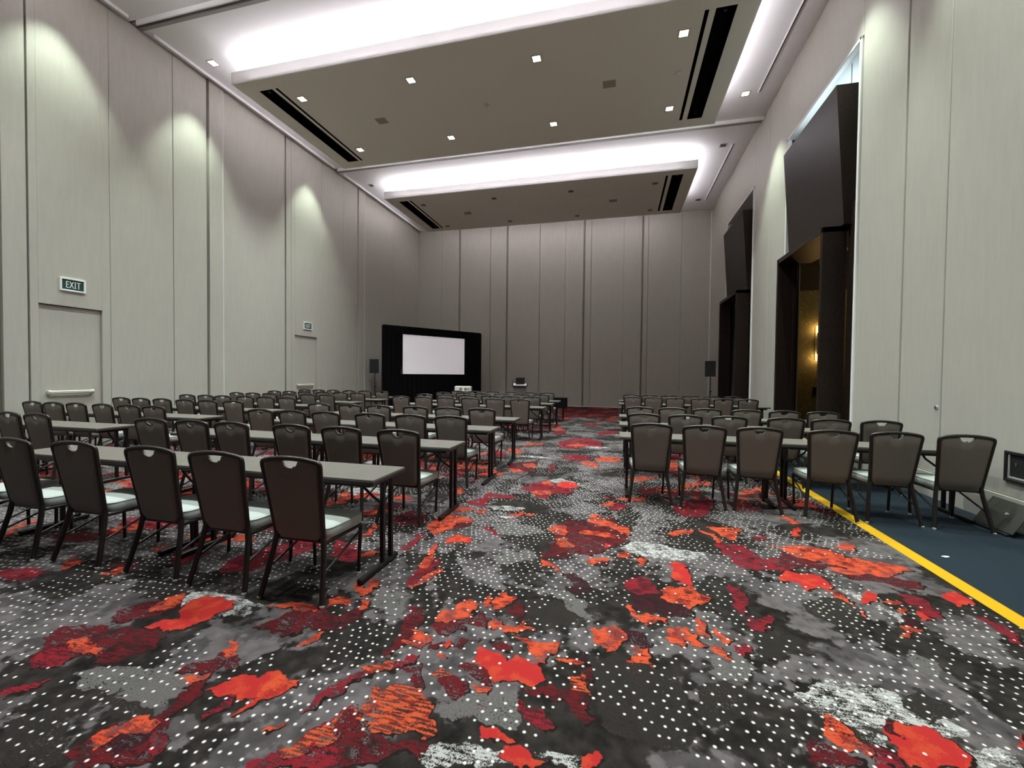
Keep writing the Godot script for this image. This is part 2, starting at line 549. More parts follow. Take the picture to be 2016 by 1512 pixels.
func cloud(called: String, d0: float, d1: float, label: String):
	var x0 := -8.87
	var x1 := 2.37
	var t := thing(called, label, "ceiling panel", Vector3.ZERO, 0.0, "hanging ceiling clouds")
	var s0 := d0 + 0.36
	var s1 := d1 - 0.37
	var slots := [[-8.44, -8.07], [-7.99, -7.92], [1.43, 1.505], [1.62, 1.98]]
	var st := begin()
	# a thin soffit board, and above it a body set back behind a light trough
	for lay in [[0.0, 0.03, 0.02], [0.03, 0.19, 0.17]]:
		var lo: float = HS + lay[0]
		var hi: float = HS + lay[1]
		var ins: float = lay[2]
		var x := x0 + ins
		for s in slots:
			span(st, x, s[0], lo, hi, d0 + ins, d1 - ins)
			span(st, s[0], s[1], lo, hi, d0 + ins, s0)
			span(st, s[0], s[1], lo, hi, s1, d1 - ins)
			x = s[1]
		span(st, x, x1 - ins, lo, hi, d0 + ins, d1 - ins)
	part(t, "soffit", done(st), M.soffit_paint)
	for s in slots:
		var ln := begin()
		span(ln, s[0], s[1], HS + 0.11, HS + 0.12, s0, s1)
		span(ln, s[0], s[0] + 0.004, HS + 0.004, HS + 0.11, s0, s1)
		span(ln, s[1] - 0.004, s[1], HS + 0.004, HS + 0.11, s0, s1)
		span(ln, s[0], s[1], HS + 0.004, HS + 0.11, s0, s0 + 0.004)
		span(ln, s[0], s[1], HS + 0.004, HS + 0.11, s1 - 0.004, s1)
		var well := part(t, "air_slot", done(ln), M.void_black)
		if s[1] - s[0] > 0.2:
			for q in [s0 + 0.12, s1 - 0.18]:
				var pp := begin()
				lathe(pp, [[0.0, 0.0], [0.03, 0.0], [0.03, 0.09], [0.0, 0.09]], at((s[0] + s[1]) / 2, HS + 0.02, q), 10)
				part(well, "sprinkler_pipe", done(pp), M.dark_plastic)
	var fa := begin()
	span(fa, x0, x1, HS - 0.004, HS + 0.27, d0, d0 + 0.02, 0.003)
	span(fa, x0, x1, HS - 0.004, HS + 0.27, d1 - 0.02, d1, 0.003)
	span(fa, x0, x0 + 0.02, HS - 0.004, HS + 0.27, d0, d1, 0.003)
	span(fa, x1 - 0.02, x1, HS - 0.004, HS + 0.27, d0, d1, 0.003)
	part(t, "fascia", done(fa), M.frosted_lip)
	part(t, "core", span_mesh(x0 + 0.6, x1 - 0.6, HS + 0.19, HC, d0 + 0.6, d1 - 0.6), M.ceiling_paint)
	# two runs of light: one low in the trough behind the frosted fascia, one on the ledge that washes the ceiling
	for run in [[0.05, 0.12, HS + 0.03, EDGE_ENERGY], [0.19, 0.25, HS + 0.19, COVE_ENERGY]]:
		var a: float = run[0]
		var b: float = run[1]
		for e in [[x0 + 0.45, x1 - 0.45, d0 + a, d0 + b], [x0 + 0.45, x1 - 0.45, d1 - b, d1 - a], [x0 + a, x0 + b, d0 + 0.45, d1 - 0.45], [x1 - b, x1 - a, d0 + 0.45, d1 - 0.45]]:
			part(t, "cove_light", span_mesh(e[0], e[1], run[2], run[2] + 0.01, e[2], e[3]), M.cove_glow)
			var sz := Vector2(e[1] - e[0], e[3] - e[2])
			strip_light(t, at((e[0] + e[1]) / 2, run[2] + 0.015, (e[2] + e[3]) / 2), sz, run[3] / 10.0 * maxf(sz.x, sz.y), COVE_COLOR, Vector3(PI / 2, 0, 0))

# ---------------------------------------------------------------- the two portals and the foyer behind
func build_portals():
	portal(10.06, "tall dark walnut portal framing the lit foyer", true)
	portal(15.92, "tall dark walnut portal standing next to the screen-end wall", false)
	# the foyer beyond
	var w := structure("wall_foyer", "olive patterned paper wall of the foyer seen through the portal", "wall")
	part(w, "papered_wall", span_mesh(XR + 0.3, 8.5, 0, 3.95, 13.62, 13.8), M.foyer_paper)
	part(w, "valance", span_mesh(XR + 0.3, 8.5, 3.95, 4.6, 13.55, 13.8), M.foyer_dark)
	var sh := structure("wall_foyer_far", "dark outer walls of the foyer behind the portals", "wall")
	var st := begin()
	span(st, 8.5, 8.7, 0, 4.6, 7.4, 19.2)
	span(st, XR + 0.3, 8.7, 0, 4.6, 7.2, 7.4)
	span(st, XR + 0.3, 8.7, 0, 4.6, 19.2, 19.4)
	part(sh, "outer_wall", done(st), M.foyer_dark)
	var cl := structure("ceiling_foyer", "dark ceiling of the foyer behind the portals", "ceiling")
	part(cl, "board", span_mesh(XR + 0.3, 8.7, 4.6, 4.75, 7.2, 19.4), M.foyer_dark)
	var fx := thing("added_flush_light", "added unseen flush lamp brightening the foyer behind the portal", "light", at(6.6, 4.6, 11.6))  # unseen fixture, added as fill light for the foyer paper
	var fs := begin()
	lathe(fs, [[0.0, -0.09], [0.14, -0.08], [0.20, -0.03], [0.21, 0.0]], Vector3.ZERO, 24)
	part(fx, "glowing_bowl", done(fs), M.sconce_glow)
	var om := OmniLight3D.new()
	om.name = "lamp"
	om.light_energy = 0.9
	om.light_color = Color(1.0, 0.90, 0.68)
	om.light_size = 0.12
	om.omni_range = 30.0
	om.omni_attenuation = 2.0
	om.shadow_enabled = true
	om.position = Vector3(0, -0.14, 0)
	fx.add_child(om, true)
	var fl := structure("floor_foyer", "brown carpet of the foyer behind the portals", "floor")
	part(fl, "carpet", span_mesh(XR + 0.0, 8.7, -0.1, 0.0, 7.2, 19.4), M.foyer_carpet)

func portal(dc: float, label: String, lit: bool):
	var t := thing("portal", label, "doorway", at(0, 0, dc), 0.0, "", "structure")
	var h := 1.15
	var jx0 := 3.545
	part(t, "jamb", span_mesh(jx0 + 0.012, 3.93, 0, 4.23, -h, -h + 0.085, 0.003), M.walnut)
	part(t, "jamb", span_mesh(jx0 + 0.012, 3.93, 0, 4.23, h - 0.085, h, 0.003), M.walnut)
	part(t, "lintel", span_mesh(jx0 + 0.012, 4.25, 4.13, 4.23, -h, h, 0.003), M.walnut)
	for s in [-1.0, 1.0]:
		part(t, "casing_edge", span_mesh(jx0, jx0 + 0.014, 0, 4.23, s * (h - 0.085), s * h, 0.002), M.walnut)
	part(t, "casing_edge", span_mesh(jx0, jx0 + 0.014, 4.13, 4.23, -h, h, 0.002), M.walnut)
	part(t, "door_stop", span_mesh(3.86, 3.93, 0, 4.13, h - 0.125, h - 0.085, 0.003), M.walnut)
	# leaning panel box above the door frame
	var pr := begin()
	prism(pr, PackedVector2Array([Vector2(3.83, 4.23), Vector2(3.66, 6.68), Vector2(4.6, 6.68), Vector2(4.6, 4.23)]), -1.25, 1.25)
	var wd := part(t, "leaning_panel", done(pr), M.walnut)
	part(wd, "side_batten", span_mesh(4.08, 4.12, 4.24, 6.67, -1.265, -1.249, 0.002), M.walnut)
	# lining of the tall recess
	var rc := begin()
	span(rc, XR + 0.06, 4.66, 4.6, 7.23, -1.69, -1.63)
	span(rc, XR + 0.06, 4.66, 4.6, 7.23, 1.57, 1.63)
	span(rc, XR + 0.06, 4.66, 7.17, 7.23, -1.69, 1.63)
	span(rc, 4.6, 4.66, 4.2, 7.23, -1.69, 1.63)
	part(t, "recess_lining", done(rc), M.recess_white)
	for s in [-1.0, 1.0]:
		part(t, "side_filler", span_mesh(3.95, 4.0, 0, 4.6, s * 1.15, s * 1.63), M.walnut)
	if lit:
		part(t, "cove_light", span_mesh(4.2, 4.24, 6.68, 6.70, -1.0, 1.0), M.cove_glow)
		strip_light(t, at(4.22, 6.71, 0), Vector2(0.04, 2.0), 1.2, Color(0.86, 0.97, 1.0), Vector3(PI / 2, 0, 0))
	var rod := begin()
	tube(rod, [at(4.0, 6.68, -1.0), at(4.0, 7.17, -1.0)], 0.006, 6)
	part(t, "hanger_rod", done(rod), M.dark_plastic)

# ---------------------------------------------------------------- carpet
const BORDER_X := 2.385   # yellow line begins
const BLUE_X := 2.505     # blue carpet begins

func build_floor():
	var fl := structure("floor", "hall floor of patterned red and grey carpet with blue carpet beyond a yellow line", "floor")
	part(fl, "slab", span_mesh(XL - 0.2, XR + 0.2, -0.25, -0.02, DF - 0.2, DB + 0.2), M.joint)
	var near := carpet_picture(-4.10, 0.85, 0.0032, 2048, 2048)
	var middle := carpet_picture(-4.10, 7.40, 0.0044, 1490, 1490)
	var wide := carpet_picture(-10.24, 0.0, 0.01, 1268, 2048)
	var pile := noise_tex(0.35, 77, 512, 3, Color(0.80, 0.80, 0.80), Color(1, 1, 1))
	var i := 0
	for spec in [[near, -4.10, 0.85, 2048 * 0.0032, 2048 * 0.0032, [[-4.10, BORDER_X, 0.85, 7.40]]], [middle, -4.10, 7.40, 1490 * 0.0044, 1490 * 0.0044, [[-4.10, BORDER_X, 7.40, 13.95]]], [wide, -10.24, 0.0, 12.68, 20.48, [[XL, BORDER_X, DF, 0.85], [XL, -4.10, 0.85, 13.95], [XL, BORDER_X, 13.95, DB]]]]:
		var m := mat("carpet_%d" % i, Color.WHITE, 1.0, 0.0, 0.15)
		m.albedo_texture = spec[0]
		m.detail_enabled = true
		m.detail_albedo = pile
		m.detail_blend_mode = BaseMaterial3D.BLEND_MODE_MUL
		m.detail_uv_layer = BaseMaterial3D.DETAIL_UV_2
		var st := begin()
		st.set_smooth_group(-1)
		for r in spec[5]:
			var c := [Vector2(r[0], r[2]), Vector2(r[1], r[2]), Vector2(r[1], r[3]), Vector2(r[0], r[3])]
			for k in [0, 3, 2, 0, 2, 1]:
				var q: Vector2 = c[k]
				st.set_uv(Vector2((q.x - spec[1]) / spec[3], (q.y - spec[2]) / spec[4]))
				st.set_uv2(q / 0.6)
				st.add_vertex(Vector3(q.x, 0.0, -q.y))
			var low := [Vector3(r[0], -0.02, -r[2]), Vector3(r[1], -0.02, -r[2]), Vector3(r[1], -0.02, -r[3]), Vector3(r[0], -0.02, -r[3])]
			quad(st, low[0], low[1], low[2], low[3], Vector3.DOWN)
		part(fl, "patterned_carpet", done(st), m)
		i += 1
	var y := mat("yellow_border", Color8(208, 160, 32), 1.0, 0.0, 0.15)
	y.albedo_texture = noise_tex(0.3, 21, 256, 3, Color(0.82, 0.82, 0.8), Color(1, 1, 1))
	triplanar(y, Vector3(2, 2, 2))
	var b := mat("blue_carpet", Color8(44, 53, 61), 1.0, 0.0, 0.15)
	b.albedo_texture = noise_tex(0.3, 22, 256, 4, Color(0.72, 0.72, 0.72), Color(1, 1, 1))
	triplanar(b, Vector3(1.5, 1.5, 1.5))
	part(fl, "yellow_line", span_mesh(BORDER_X, BLUE_X, -0.02, 0.001, DF, DB), y)
	part(fl, "blue_carpet", span_mesh(BLUE_X, XR + 0.05, -0.02, 0.0, DF, DB), b)

func carpet_noise(freq: float, seed_: int, x0: float, d0: float, mpp: float, w: int, h: int, oct := 3, warp := 0.0) -> PackedByteArray:
	var n := FastNoiseLite.new()
	n.seed = seed_
	n.noise_type = FastNoiseLite.TYPE_SIMPLEX_SMOOTH
	n.frequency = freq * mpp
	n.fractal_octaves = oct
	n.offset = Vector3(x0 / mpp, d0 / mpp, 0)
	if warp > 0.0:
		n.domain_warp_enabled = true
		n.domain_warp_amplitude = warp / mpp
		n.domain_warp_frequency = 1.3 * mpp
	return n.get_image(w, h, false, false, false).get_data()

# the dyed pattern of the carpet between x0, d0 and x0 + w * mpp, d0 + h * mpp
func carpet_picture(x0: float, d0: float, mpp: float, w: int, h: int) -> ImageTexture:
	# ground: charcoal and grey clouds, painted at half size
	var w2 := w / 2
	var h2 := h / 2
	var n1 := carpet_noise(1.25, 101, x0, d0, mpp * 2, w2, h2, 4, 0.30)
	var n2 := carpet_noise(2.6, 102, x0, d0, mpp * 2, w2, h2, 4, 0.20)
	var n3 := carpet_noise(9.0, 103, x0, d0, mpp * 2, w2, h2, 3)
	var g := PackedByteArray()
	g.resize(w2 * h2 * 3)
	var ramp := []
	for k in 256:
		# charcoal below, grey above with a short step between
		ramp.append(smoothstep(118.0, 134.0, float(k)))
	for k in w2 * h2:
		var t: float = ramp[clampi(n1[k] + (n3[k] - 128) / 4, 0, 255)]
		var u: float = ramp[clampi(n2[k] + (n3[k] - 128) / 3, 0, 255)]
		var v := 46.0 + 30.0 * t + 17.0 * t * u - 8.0 * u * (1.0 - t) + (n3[k] - 128) * 0.14
		g[k * 3] = int(v * (1.06 - 0.03 * t))
		g[k * 3 + 1] = int(v * 0.96)
		g[k * 3 + 2] = int(v * (0.90 + 0.06 * t))
	var img := Image.create_from_data(w2, h2, false, Image.FORMAT_RGB8, g)
	img.resize(w, h, Image.INTERPOLATE_CUBIC)
	var px := img.get_data()
	var cover := PackedByteArray()
	cover.resize(w * h)
	var wa := carpet_noise(8.0, 104, x0, d0, mpp, w, h, 3)
	var wb := carpet_noise(8.0, 105, x0, d0, mpp, w, h, 3)
	var grain := carpet_noise(75.0, 106, x0, d0, mpp, w, h, 2)
	# short streaks across the weave
	var streak := FastNoiseLite.new()
	streak.seed = 107
	streak.noise_type = FastNoiseLite.TYPE_SIMPLEX_SMOOTH
	streak.frequency = 55.0 * mpp
	streak.fractal_octaves = 2
	streak.offset = Vector3(x0 / mpp / 6.0, d0 / mpp, 0)
	var si := streak.get_image((w + 5) / 6, h, false, false, false)
	si.resize(((w + 5) / 6) * 6, h, Image.INTERPOLATE_BILINEAR)
	si.crop(w, h)
	var ctx := {"x0": x0, "d0": d0, "mpp": mpp, "w": w, "h": h, "px": px, "cover": cover, "wa": wa, "wb": wb, "grain": grain, "streak": si.get_data()}
	px = PackedByteArray()
	cover = PackedByteArray()
	for n in SHAPES.size():
		paint(ctx, n, Vector2.ZERO, false)
	# the same figures come back across the rest of the hall, in the weave's repeat
	for rep in [Vector2(-4.2, 2.55), Vector2(-8.3, 1.2), Vector2(-4.3, 8.2), Vector2(-8.4, 6.9), Vector2(-0.1, 10.6), Vector2(-4.4, 13.6), Vector2(2.6, 3.6), Vector2(2.7, 8.9), Vector2(2.6, 13.8), Vector2(-3.6, -2.3)]:
		for n in SHAPES.size():
			paint(ctx, n, rep, true)
	dots(ctx)
	return ImageTexture.create_from_image(Image.create_from_data(w, h, false, Image.FORMAT_RGB8, ctx.px))

func traced(c: Vector2) -> bool:
	return c.y < 2.75 or (c.x > -1.75 and c.x < 0.15 and c.y < 14.5) or (c.x >= 0.15 and c.y < 5.3)

# dyes: [main, second] for each kind of figure
const INK := {"o": [196, 78, 48, 140, 44, 38], "s": [188, 80, 48, 100, 37, 34], "r": [172, 46, 44, 184, 66, 46], "c": [128, 34, 42, 92, 29, 36], "m": [92, 30, 33, 64, 27, 30], "p": [60, 30, 34, 46, 26, 30], "w": [180, 178, 174, 112, 109, 106], "x": [45, 41, 38, 53, 48, 45], "g": [104, 100, 97, 92, 88, 85]}
var shape_box := {}

func paint(ctx: Dictionary, number: int, shift: Vector2, copy: bool):
	var kind: String = SHAPES[number][0]
	var flat: Array = SHAPES[number][1]
	var mpp: float = ctx.mpp
	var w: int = ctx.w
	var h: int = ctx.h
	if not shape_box.has(number):
		var bl := Vector2(1e9, 1e9)
		var bh := Vector2(-1e9, -1e9)
		for k in flat.size() / 2:
			var q := Vector2(flat[k * 2] * 0.01, flat[k * 2 + 1] * 0.01)
			bl = bl.min(q)
			bh = bh.max(q)
		shape_box[number] = [bl, bh]
	var lo: Vector2 = shape_box[number][0] + shift
	var hi: Vector2 = shape_box[number][1] + shift
	if copy and traced((lo + hi) * 0.5):
		return
	var rim := 0.0 if kind in ["w", "x", "g"] else 0.012
	var pad := 0.03 + rim
	var i0 := maxi(0, int((lo.x - pad - ctx.x0) / mpp))
	var i1 := mini(w - 1, int((hi.x + pad - ctx.x0) / mpp))
	var j0 := maxi(0, int((lo.y - pad - ctx.d0) / mpp))
	var j1 := mini(h - 1, int((hi.y + pad - ctx.d0) / mpp))
	if i1 <= i0 or j1 <= j0:
		return
	var poly := PackedVector2Array()
	for k in flat.size() / 2:
		poly.append(Vector2(flat[k * 2] * 0.01, flat[k * 2 + 1] * 0.01) + shift)
	var ink: Array = INK[kind]
	var px: PackedByteArray = ctx.px
	var cover: PackedByteArray = ctx.cover
	ctx.px = null   # keep one owner, so that writing does not copy the picture
	ctx.cover = null
	var wa: PackedByteArray = ctx.wa
	var wb: PackedByteArray = ctx.wb
	var grain: PackedByteArray = ctx.grain
	var streak: PackedByteArray = ctx.streak
	var off := Vector2(rim, -rim * 0.6)
	for j in range(j0, j1 + 1):
		var d: float = ctx.d0 + j * mpp
		for i in range(i0, i1 + 1):
			var k := j * w + i
			var q := Vector2(ctx.x0 + i * mpp + (wa[k] - 128) * 0.00030, d + (wb[k] - 128) * 0.00030)
			var k3 := k * 3
			if Geometry2D.is_point_in_polygon(q, poly):
				# how much of the second dye shows through the pile here
				var mixed := 0.0
				var gr: float = grain[k] - 128
				var sk: float = streak[k] - 128
				var lowf: float = wa[k] - 128
				var rn: float = ((i * 7919 + j * 104729 + (i * j) * 31) & 255) - 128
				if rim > 0.0 and kind != "r" and gr * 0.9 + sk * 0.9 + lowf * 0.5 + rn * 0.12 < -52.0:
					continue
				match kind:
					"o":
						mixed = clampf(0.30 - (gr * 0.6 + sk * 0.7 + lowf * 1.2 + rn * 0.25) * 0.02, 0.0, 1.0)
					"s":
						mixed = clampf(0.45 - (gr * 0.5 + sk * 1.3 + rn * 0.25) * 0.03, 0.0, 1.0)
					"r":
						mixed = clampf(0.15 + (lowf * 1.4 + gr * 0.5) * 0.016, 0.0, 1.0)
					"w":
						var v := gr * 0.5 + sk * 0.7 - lowf * 0.9 + rn * 0.5
						if v < -22.0:
							continue
						mixed = clampf(0.45 - v * 0.012, 0.0, 1.0)
					"x", "g":
						if gr + lowf * 0.5 < -62.0:
							continue
						mixed = clampf(0.5 - gr * 0.02, 0.0, 1.0)
					_:
						mixed = clampf(0.45 - (gr * 0.6 + sk + lowf) * 0.022, 0.0, 1.0)
				px[k3] = int(lerpf(ink[0], ink[3], mixed))
				px[k3 + 1] = int(lerpf(ink[1], ink[4], mixed))
				px[k3 + 2] = int(lerpf(ink[2], ink[5], mixed))
				cover[k] = 1 if rim > 0.0 else 0
			elif rim > 0.0 and not copy and cover[k] == 0 and Geometry2D.is_point_in_polygon(q - off, poly):
				px[k3] = 34
				px[k3 + 1] = 28
				px[k3 + 2] = 26
				cover[k] = 2
	ctx.px = px
	ctx.cover = cover

# the white woven dots, on a wandering grid
func dots(ctx: Dictionary):
	var mpp: float = ctx.mpp
	var w: int = ctx.w
	var h: int = ctx.h
	var px: PackedByteArray = ctx.px
	var cover: PackedByteArray = ctx.cover
	var fl := FastNoiseLite.new()
	fl.seed = 55
	fl.frequency = 0.9
	var ma := FastNoiseLite.new()
	ma.seed = 56
	ma.frequency = 0.8
	ma.fractal_octaves = 3
	var step := 0.056
	var x1: float = ctx.x0 + w * mpp
	var d1: float = ctx.d0 + h * mpp
	var r0 := maxf(0.0072, mpp * 0.62)
	for gj in range(int(floor(ctx.d0 / step)) - 4, int(ceil(d1 / step)) + 4):
		for gi in range(int(floor(ctx.x0 / step)) - 4, int(ceil(x1 / step)) + 4):
			var hsh := posmod(gi * 73856093 ^ gj * 19349663, 65536)
			var bx := (gi + 0.5 * (gj & 1)) * step
			var bd := gj * step
			var p := Vector2(bx + fl.get_noise_2d(bx, bd) * 0.10 + (hsh & 255) * 0.00006, bd + fl.get_noise_2d(bx + 40.0, bd) * 0.10 + ((hsh >> 8) & 255) * 0.00006)
			var mv := ma.get_noise_2d(p.x, p.y)
			if mv < -0.24 or (hsh % 100) < 7:
				continue
			var ci: float = (p.x - ctx.x0) / mpp
			var cj: float = (p.y - ctx.d0) / mpp
			if ci < 1 or cj < 1 or ci > w - 2 or cj > h - 2:
				continue
			if cover[int(cj) * w + int(ci)] == 1 and hsh % 100 > 10:
				continue
			var rr := r0 * (0.88 + 0.24 * ((hsh >> 4) % 16) / 16.0) / mpp
			for j in range(maxi(0, int(cj - rr - 1)), mini(h - 1, int(cj + rr + 1)) + 1):
				for i in range(maxi(0, int(ci - rr - 1)), mini(w - 1, int(ci + rr + 1)) + 1):
					var dist := Vector2(i + 0.5 - ci, j + 0.5 - cj).length()
					var a := clampf(rr - dist + 0.5, 0.0, 1.0)
					if a > 0.0:
						var k3 := (j * w + i) * 3
						px[k3] = int(lerpf(px[k3], 232.0, a))
						px[k3 + 1] = int(lerpf(px[k3 + 1], 230.0, a))
						px[k3 + 2] = int(lerpf(px[k3 + 2], 222.0, a))
	ctx.px = px

# ---------------------------------------------------------------- chairs and tables
const ORD := ["first", "second", "third", "fourth", "fifth", "sixth", "seventh", "eighth"]
var chair0: Node3D
var table0: Node3D

# outline of the backrest: half width at height v (0..1) and the height of its top edge at u (-1..1)
func back_half(v: float) -> float:
	return lerpf(0.168, 0.208, v) - 0.03 * pow(maxf(0.0, 1.0 - v / 0.06), 2.0)

func back_top(u: float) -> float:
	var y := 0.932 - 0.024 * u * u
	var n := absf(u) * 0.208
	if n < 0.058:
		y -= 0.052 * sqrt(1.0 - pow(n / 0.058, 2.0))
	elif n < 0.075:
		y -= 0.006 * (0.075 - n) / 0.017
	return y

# a point of the backrest plane: the back leans away from the table
func back_point(x: float, y: float, z: float) -> Vector3:
	return Vector3(x, y, 0.185 + (y - 0.40) * 0.17 + z)

func back_cushion() -> ArrayMesh:
	var nu := 56
	var nv := 10
	var st := begin()
	st.set_smooth_group(0)
	for side in [-1.0, 1.0]:
		var grid := []
		for j in nv + 1:
			var row := []
			var v := float(j) / nv
			for i in nu + 1:
				var u := 2.0 * i / nu - 1.0
				var yt := back_top(u)
				var y := 0.385 + v * (yt - 0.385)
				var x := back_half((y - 0.385) / 0.54) * u
				var edge := minf(minf(1.0 - absf(u), 1.0) * 0.19, minf((yt - y), (y - 0.385)))
				var t := 0.008 + 0.016 * sqrt(clampf(edge / 0.03, 0.0, 1.0))
				row.append(back_point(x, y, side * t))
			grid.append(row)
		for j in nv:
			for i in nu:
				quad(st, grid[j][i], grid[j][i + 1], grid[j + 1][i + 1], grid[j + 1][i], Vector3(0, 0, side))
	# close the rim
	st.set_smooth_group(-1)
	var ring := []
	for i in nu + 1:
		ring.append([2.0 * i / nu - 1.0, 0.0])
	for j in nv:
		ring.append([1.0, float(j + 1) / nv])
	for i in nu:
		ring.append([1.0 - 2.0 * (i + 1) / nu, 1.0])
	for j in nv:
		ring.append([-1.0, 1.0 - float(j + 1) / nv])
	for k in ring.size() - 1:
		var q := []
		for e in [ring[k], ring[k + 1]]:
			var y := 0.385 + float(e[1]) * (back_top(e[0]) - 0.385)
			q.append(Vector2(back_half((y - 0.385) / 0.54) * float(e[0]), y))
		var mid: Vector2 = (q[0] + q[1]) * 0.5
		quad(st, back_point(q[0].x, q[0].y, -0.008), back_point(q[1].x, q[1].y, -0.008), back_point(q[1].x, q[1].y, 0.008), back_point(q[0].x, q[0].y, 0.008), Vector3(mid.x, mid.y - 0.6, 0))
	return done(st)

func seat_cushion() -> ArrayMesh:
	# rounded, slightly crowned pad, wider at the front
	var st := begin()
	st.set_smooth_group(0)
	var rings := []
	for lv in [[0.385, 0.94, 0.0], [0.392, 0.985, 0.0], [0.425, 1.0, 0.0], [0.452, 0.99, 0.0], [0.462, 0.955, 0.0], [0.468, 0.80, 0.0], [0.472, 0.45, 0.0]]:
		var ring := []
		for k in 40:
			var g := TAU * k / 40
			var cx := signf(cos(g)) * pow(absf(cos(g)), 0.28)
			var cz := signf(sin(g)) * pow(absf(sin(g)), 0.28)
			var hw := lerpf(0.225, 0.195, (cz + 1.0) * 0.5)
			ring.append(Vector3(cx * hw * lv[1], lv[0], cz * 0.20 * lv[1] - 0.035))
		rings.append(ring)
	for j in rings.size() - 1:
		for k in 40:
			var k2 := (k + 1) % 40
			var c: Vector3 = rings[j][k]
			quad(st, rings[j][k], rings[j][k2], rings[j + 1][k2], rings[j + 1][k], Vector3(c.x, 0.15 if j > 2 else 0.0, c.z))
	for k in 40:
		tri(st, rings[6][k], rings[6][(k + 1) % 40], Vector3(0, 0.474, -0.035), Vector3.UP)
		tri(st, rings[0][k], rings[0][(k + 1) % 40], Vector3(0, 0.385, -0.035), Vector3.DOWN)
	return done(st)

func make_chair() -> Node3D:
	var t := thing("banquet_chair", "dark vinyl banquet chair", "chair")
	part(t, "backrest", back_cushion(), M.vinyl)
	var st := begin()
	var pts := []
	for q in [[-0.180, 0.375], [-0.188, 0.50], [-0.202, 0.68], [-0.214, 0.84], [-0.2185, 0.888], [-0.2175, 0.906], [-0.211, 0.918], [-0.195, 0.925], [-0.15, 0.934], [-0.08, 0.943], [0.0, 0.946]]:
		pts.append(back_point(q[0], q[1], 0.0))
	for k in range(pts.size() - 2, -1, -1):
		pts.append(Vector3(-pts[k].x, pts[k].y, pts[k].z))
	tube(st, pts, 0.0165, 8)
	part(t, "back_frame", done(st), M.chair_metal)
	st = begin()
	tube(st, [back_point(-0.180, 0.385, 0), back_point(0.180, 0.385, 0)], 0.013, 8)
	part(t, "lower_rail", done(st), M.chair_metal)
	st = begin()
	box(st, back_point(0.012, 0.878, -0.012), Vector3(0.022, 0.02, 0.012), 0.004)
	part(t, "handle_clip", done(st), M.dark_plastic)
	var seat := part(t, "seat", seat_cushion(), M.seat_fabric)
	st = begin()
	var ring := []
	for k in 40:
		var g := TAU * k / 40
		var cx := signf(cos(g)) * pow(absf(cos(g)), 0.28)
		var cz := signf(sin(g)) * pow(absf(sin(g)), 0.28)
		ring.append(Vector3(cx * lerpf(0.225, 0.195, (cz + 1.0) * 0.5) * 0.985, 0.456, cz * 0.20 * 0.985 - 0.035))
	tube(st, ring, 0.0045, 5, true)
	part(seat, "piping", done(st), M.seat_fabric)
	st = begin()
	for s in [-1.0, 1.0]:
		tube(st, [Vector3(s * 0.205, 0.372, -0.205), Vector3(s * 0.182, 0.372, 0.19)], 0.012, 6)
	tube(st, [Vector3(-0.205, 0.372, -0.20), Vector3(0.205, 0.372, -0.20)], 0.012, 6)
	part(t, "seat_frame", done(st), M.chair_metal)
	for s in [-1.0, 1.0]:
		st = begin()
		tube(st, [Vector3(s * 0.188, 0.0, -0.20), Vector3(s * 0.195, 0.20, -0.20), Vector3(s * 0.203, 0.375, -0.20)], 0.0135, 8)
		var fleg := part(t, "leg", done(st), M.chair_metal)
		st = begin()
		lathe(st, [[0.0, 0.0], [0.017, 0.0], [0.018, 0.012], [0.014, 0.02], [0.0, 0.02]], Vector3(s * 0.188, 0, -0.20), 10)
		part(fleg, "glide", done(st), M.glide)
		st = begin()
		tube(st, [back_point(s * 0.180, 0.415, 0), Vector3(s * 0.192, 0.33, 0.197), Vector3(s * 0.215, 0.16, 0.235), Vector3(s * 0.238, 0.0, 0.275)], 0.0185, 8)
		var rleg := part(t, "leg", done(st), M.chair_metal)
		st = begin()
		lathe(st, [[0.0, 0.0], [0.017, 0.0], [0.018, 0.012], [0.014, 0.02], [0.0, 0.02]], Vector3(s * 0.238, 0, 0.275), 10)
		part(rleg, "glide", done(st), M.glide)
		st = begin()
		tube(st, [Vector3(s * 0.200, 0.33, -0.20), Vector3(s * 0.211, 0.19, 0.228)], 0.009, 6)
		part(t, "stretcher", done(st), M.chair_metal)
	return t

func make_table() -> Node3D:
	var t := thing("training_table", "grey laminate training table", "table")
	var top := part(t, "tabletop", box_mesh(Vector3(1.824, 0.022, 0.457), 0.003), M.table_laminate, Vector3(0, 0.739, 0))
	part(top, "edge_band", box_mesh(Vector3(1.828, 0.026, 0.461), 0.002), M.table_edge, Vector3(0, -0.014, 0))
	part(t, "apron", box_mesh(Vector3(1.70, 0.045, 0.34), 0.003), M.table_steel, Vector3(0, 0.700, 0))
	for s in [-1.0, 1.0]:
		for dz in [-0.06, -0.18]:
			part(t, "leg", box_mesh(Vector3(0.034, 0.67, 0.034), 0.004), M.table_steel, Vector3(s * 0.815, 0.375, dz))
		part(t, "foot_bar", box_mesh(Vector3(0.042, 0.04, 0.52), 0.008), M.table_steel, Vector3(s * 0.815, 0.026, -0.01))
		part(t, "top_bar", box_mesh(Vector3(0.04, 0.02, 0.40), 0.003), M.table_steel, Vector3(s * 0.815, 0.708, 0))
		var st := begin()
		tube(st, [Vector3(s * 0.80, 0.46, -0.12), Vector3(s * 0.70, 0.52, -0.12), Vector3(s * 0.60, 0.60, -0.12), Vector3(s * 0.54, 0.70, -0.12)], 0.011, 6)
		part(t, "brace", done(st), M.table_steel)
	return t

func copy_of(o: Node3D, called: String) -> Node3D:
	var c: Node3D = o.duplicate()
	c.name = numbered(called)
	add_child(c)
	return c

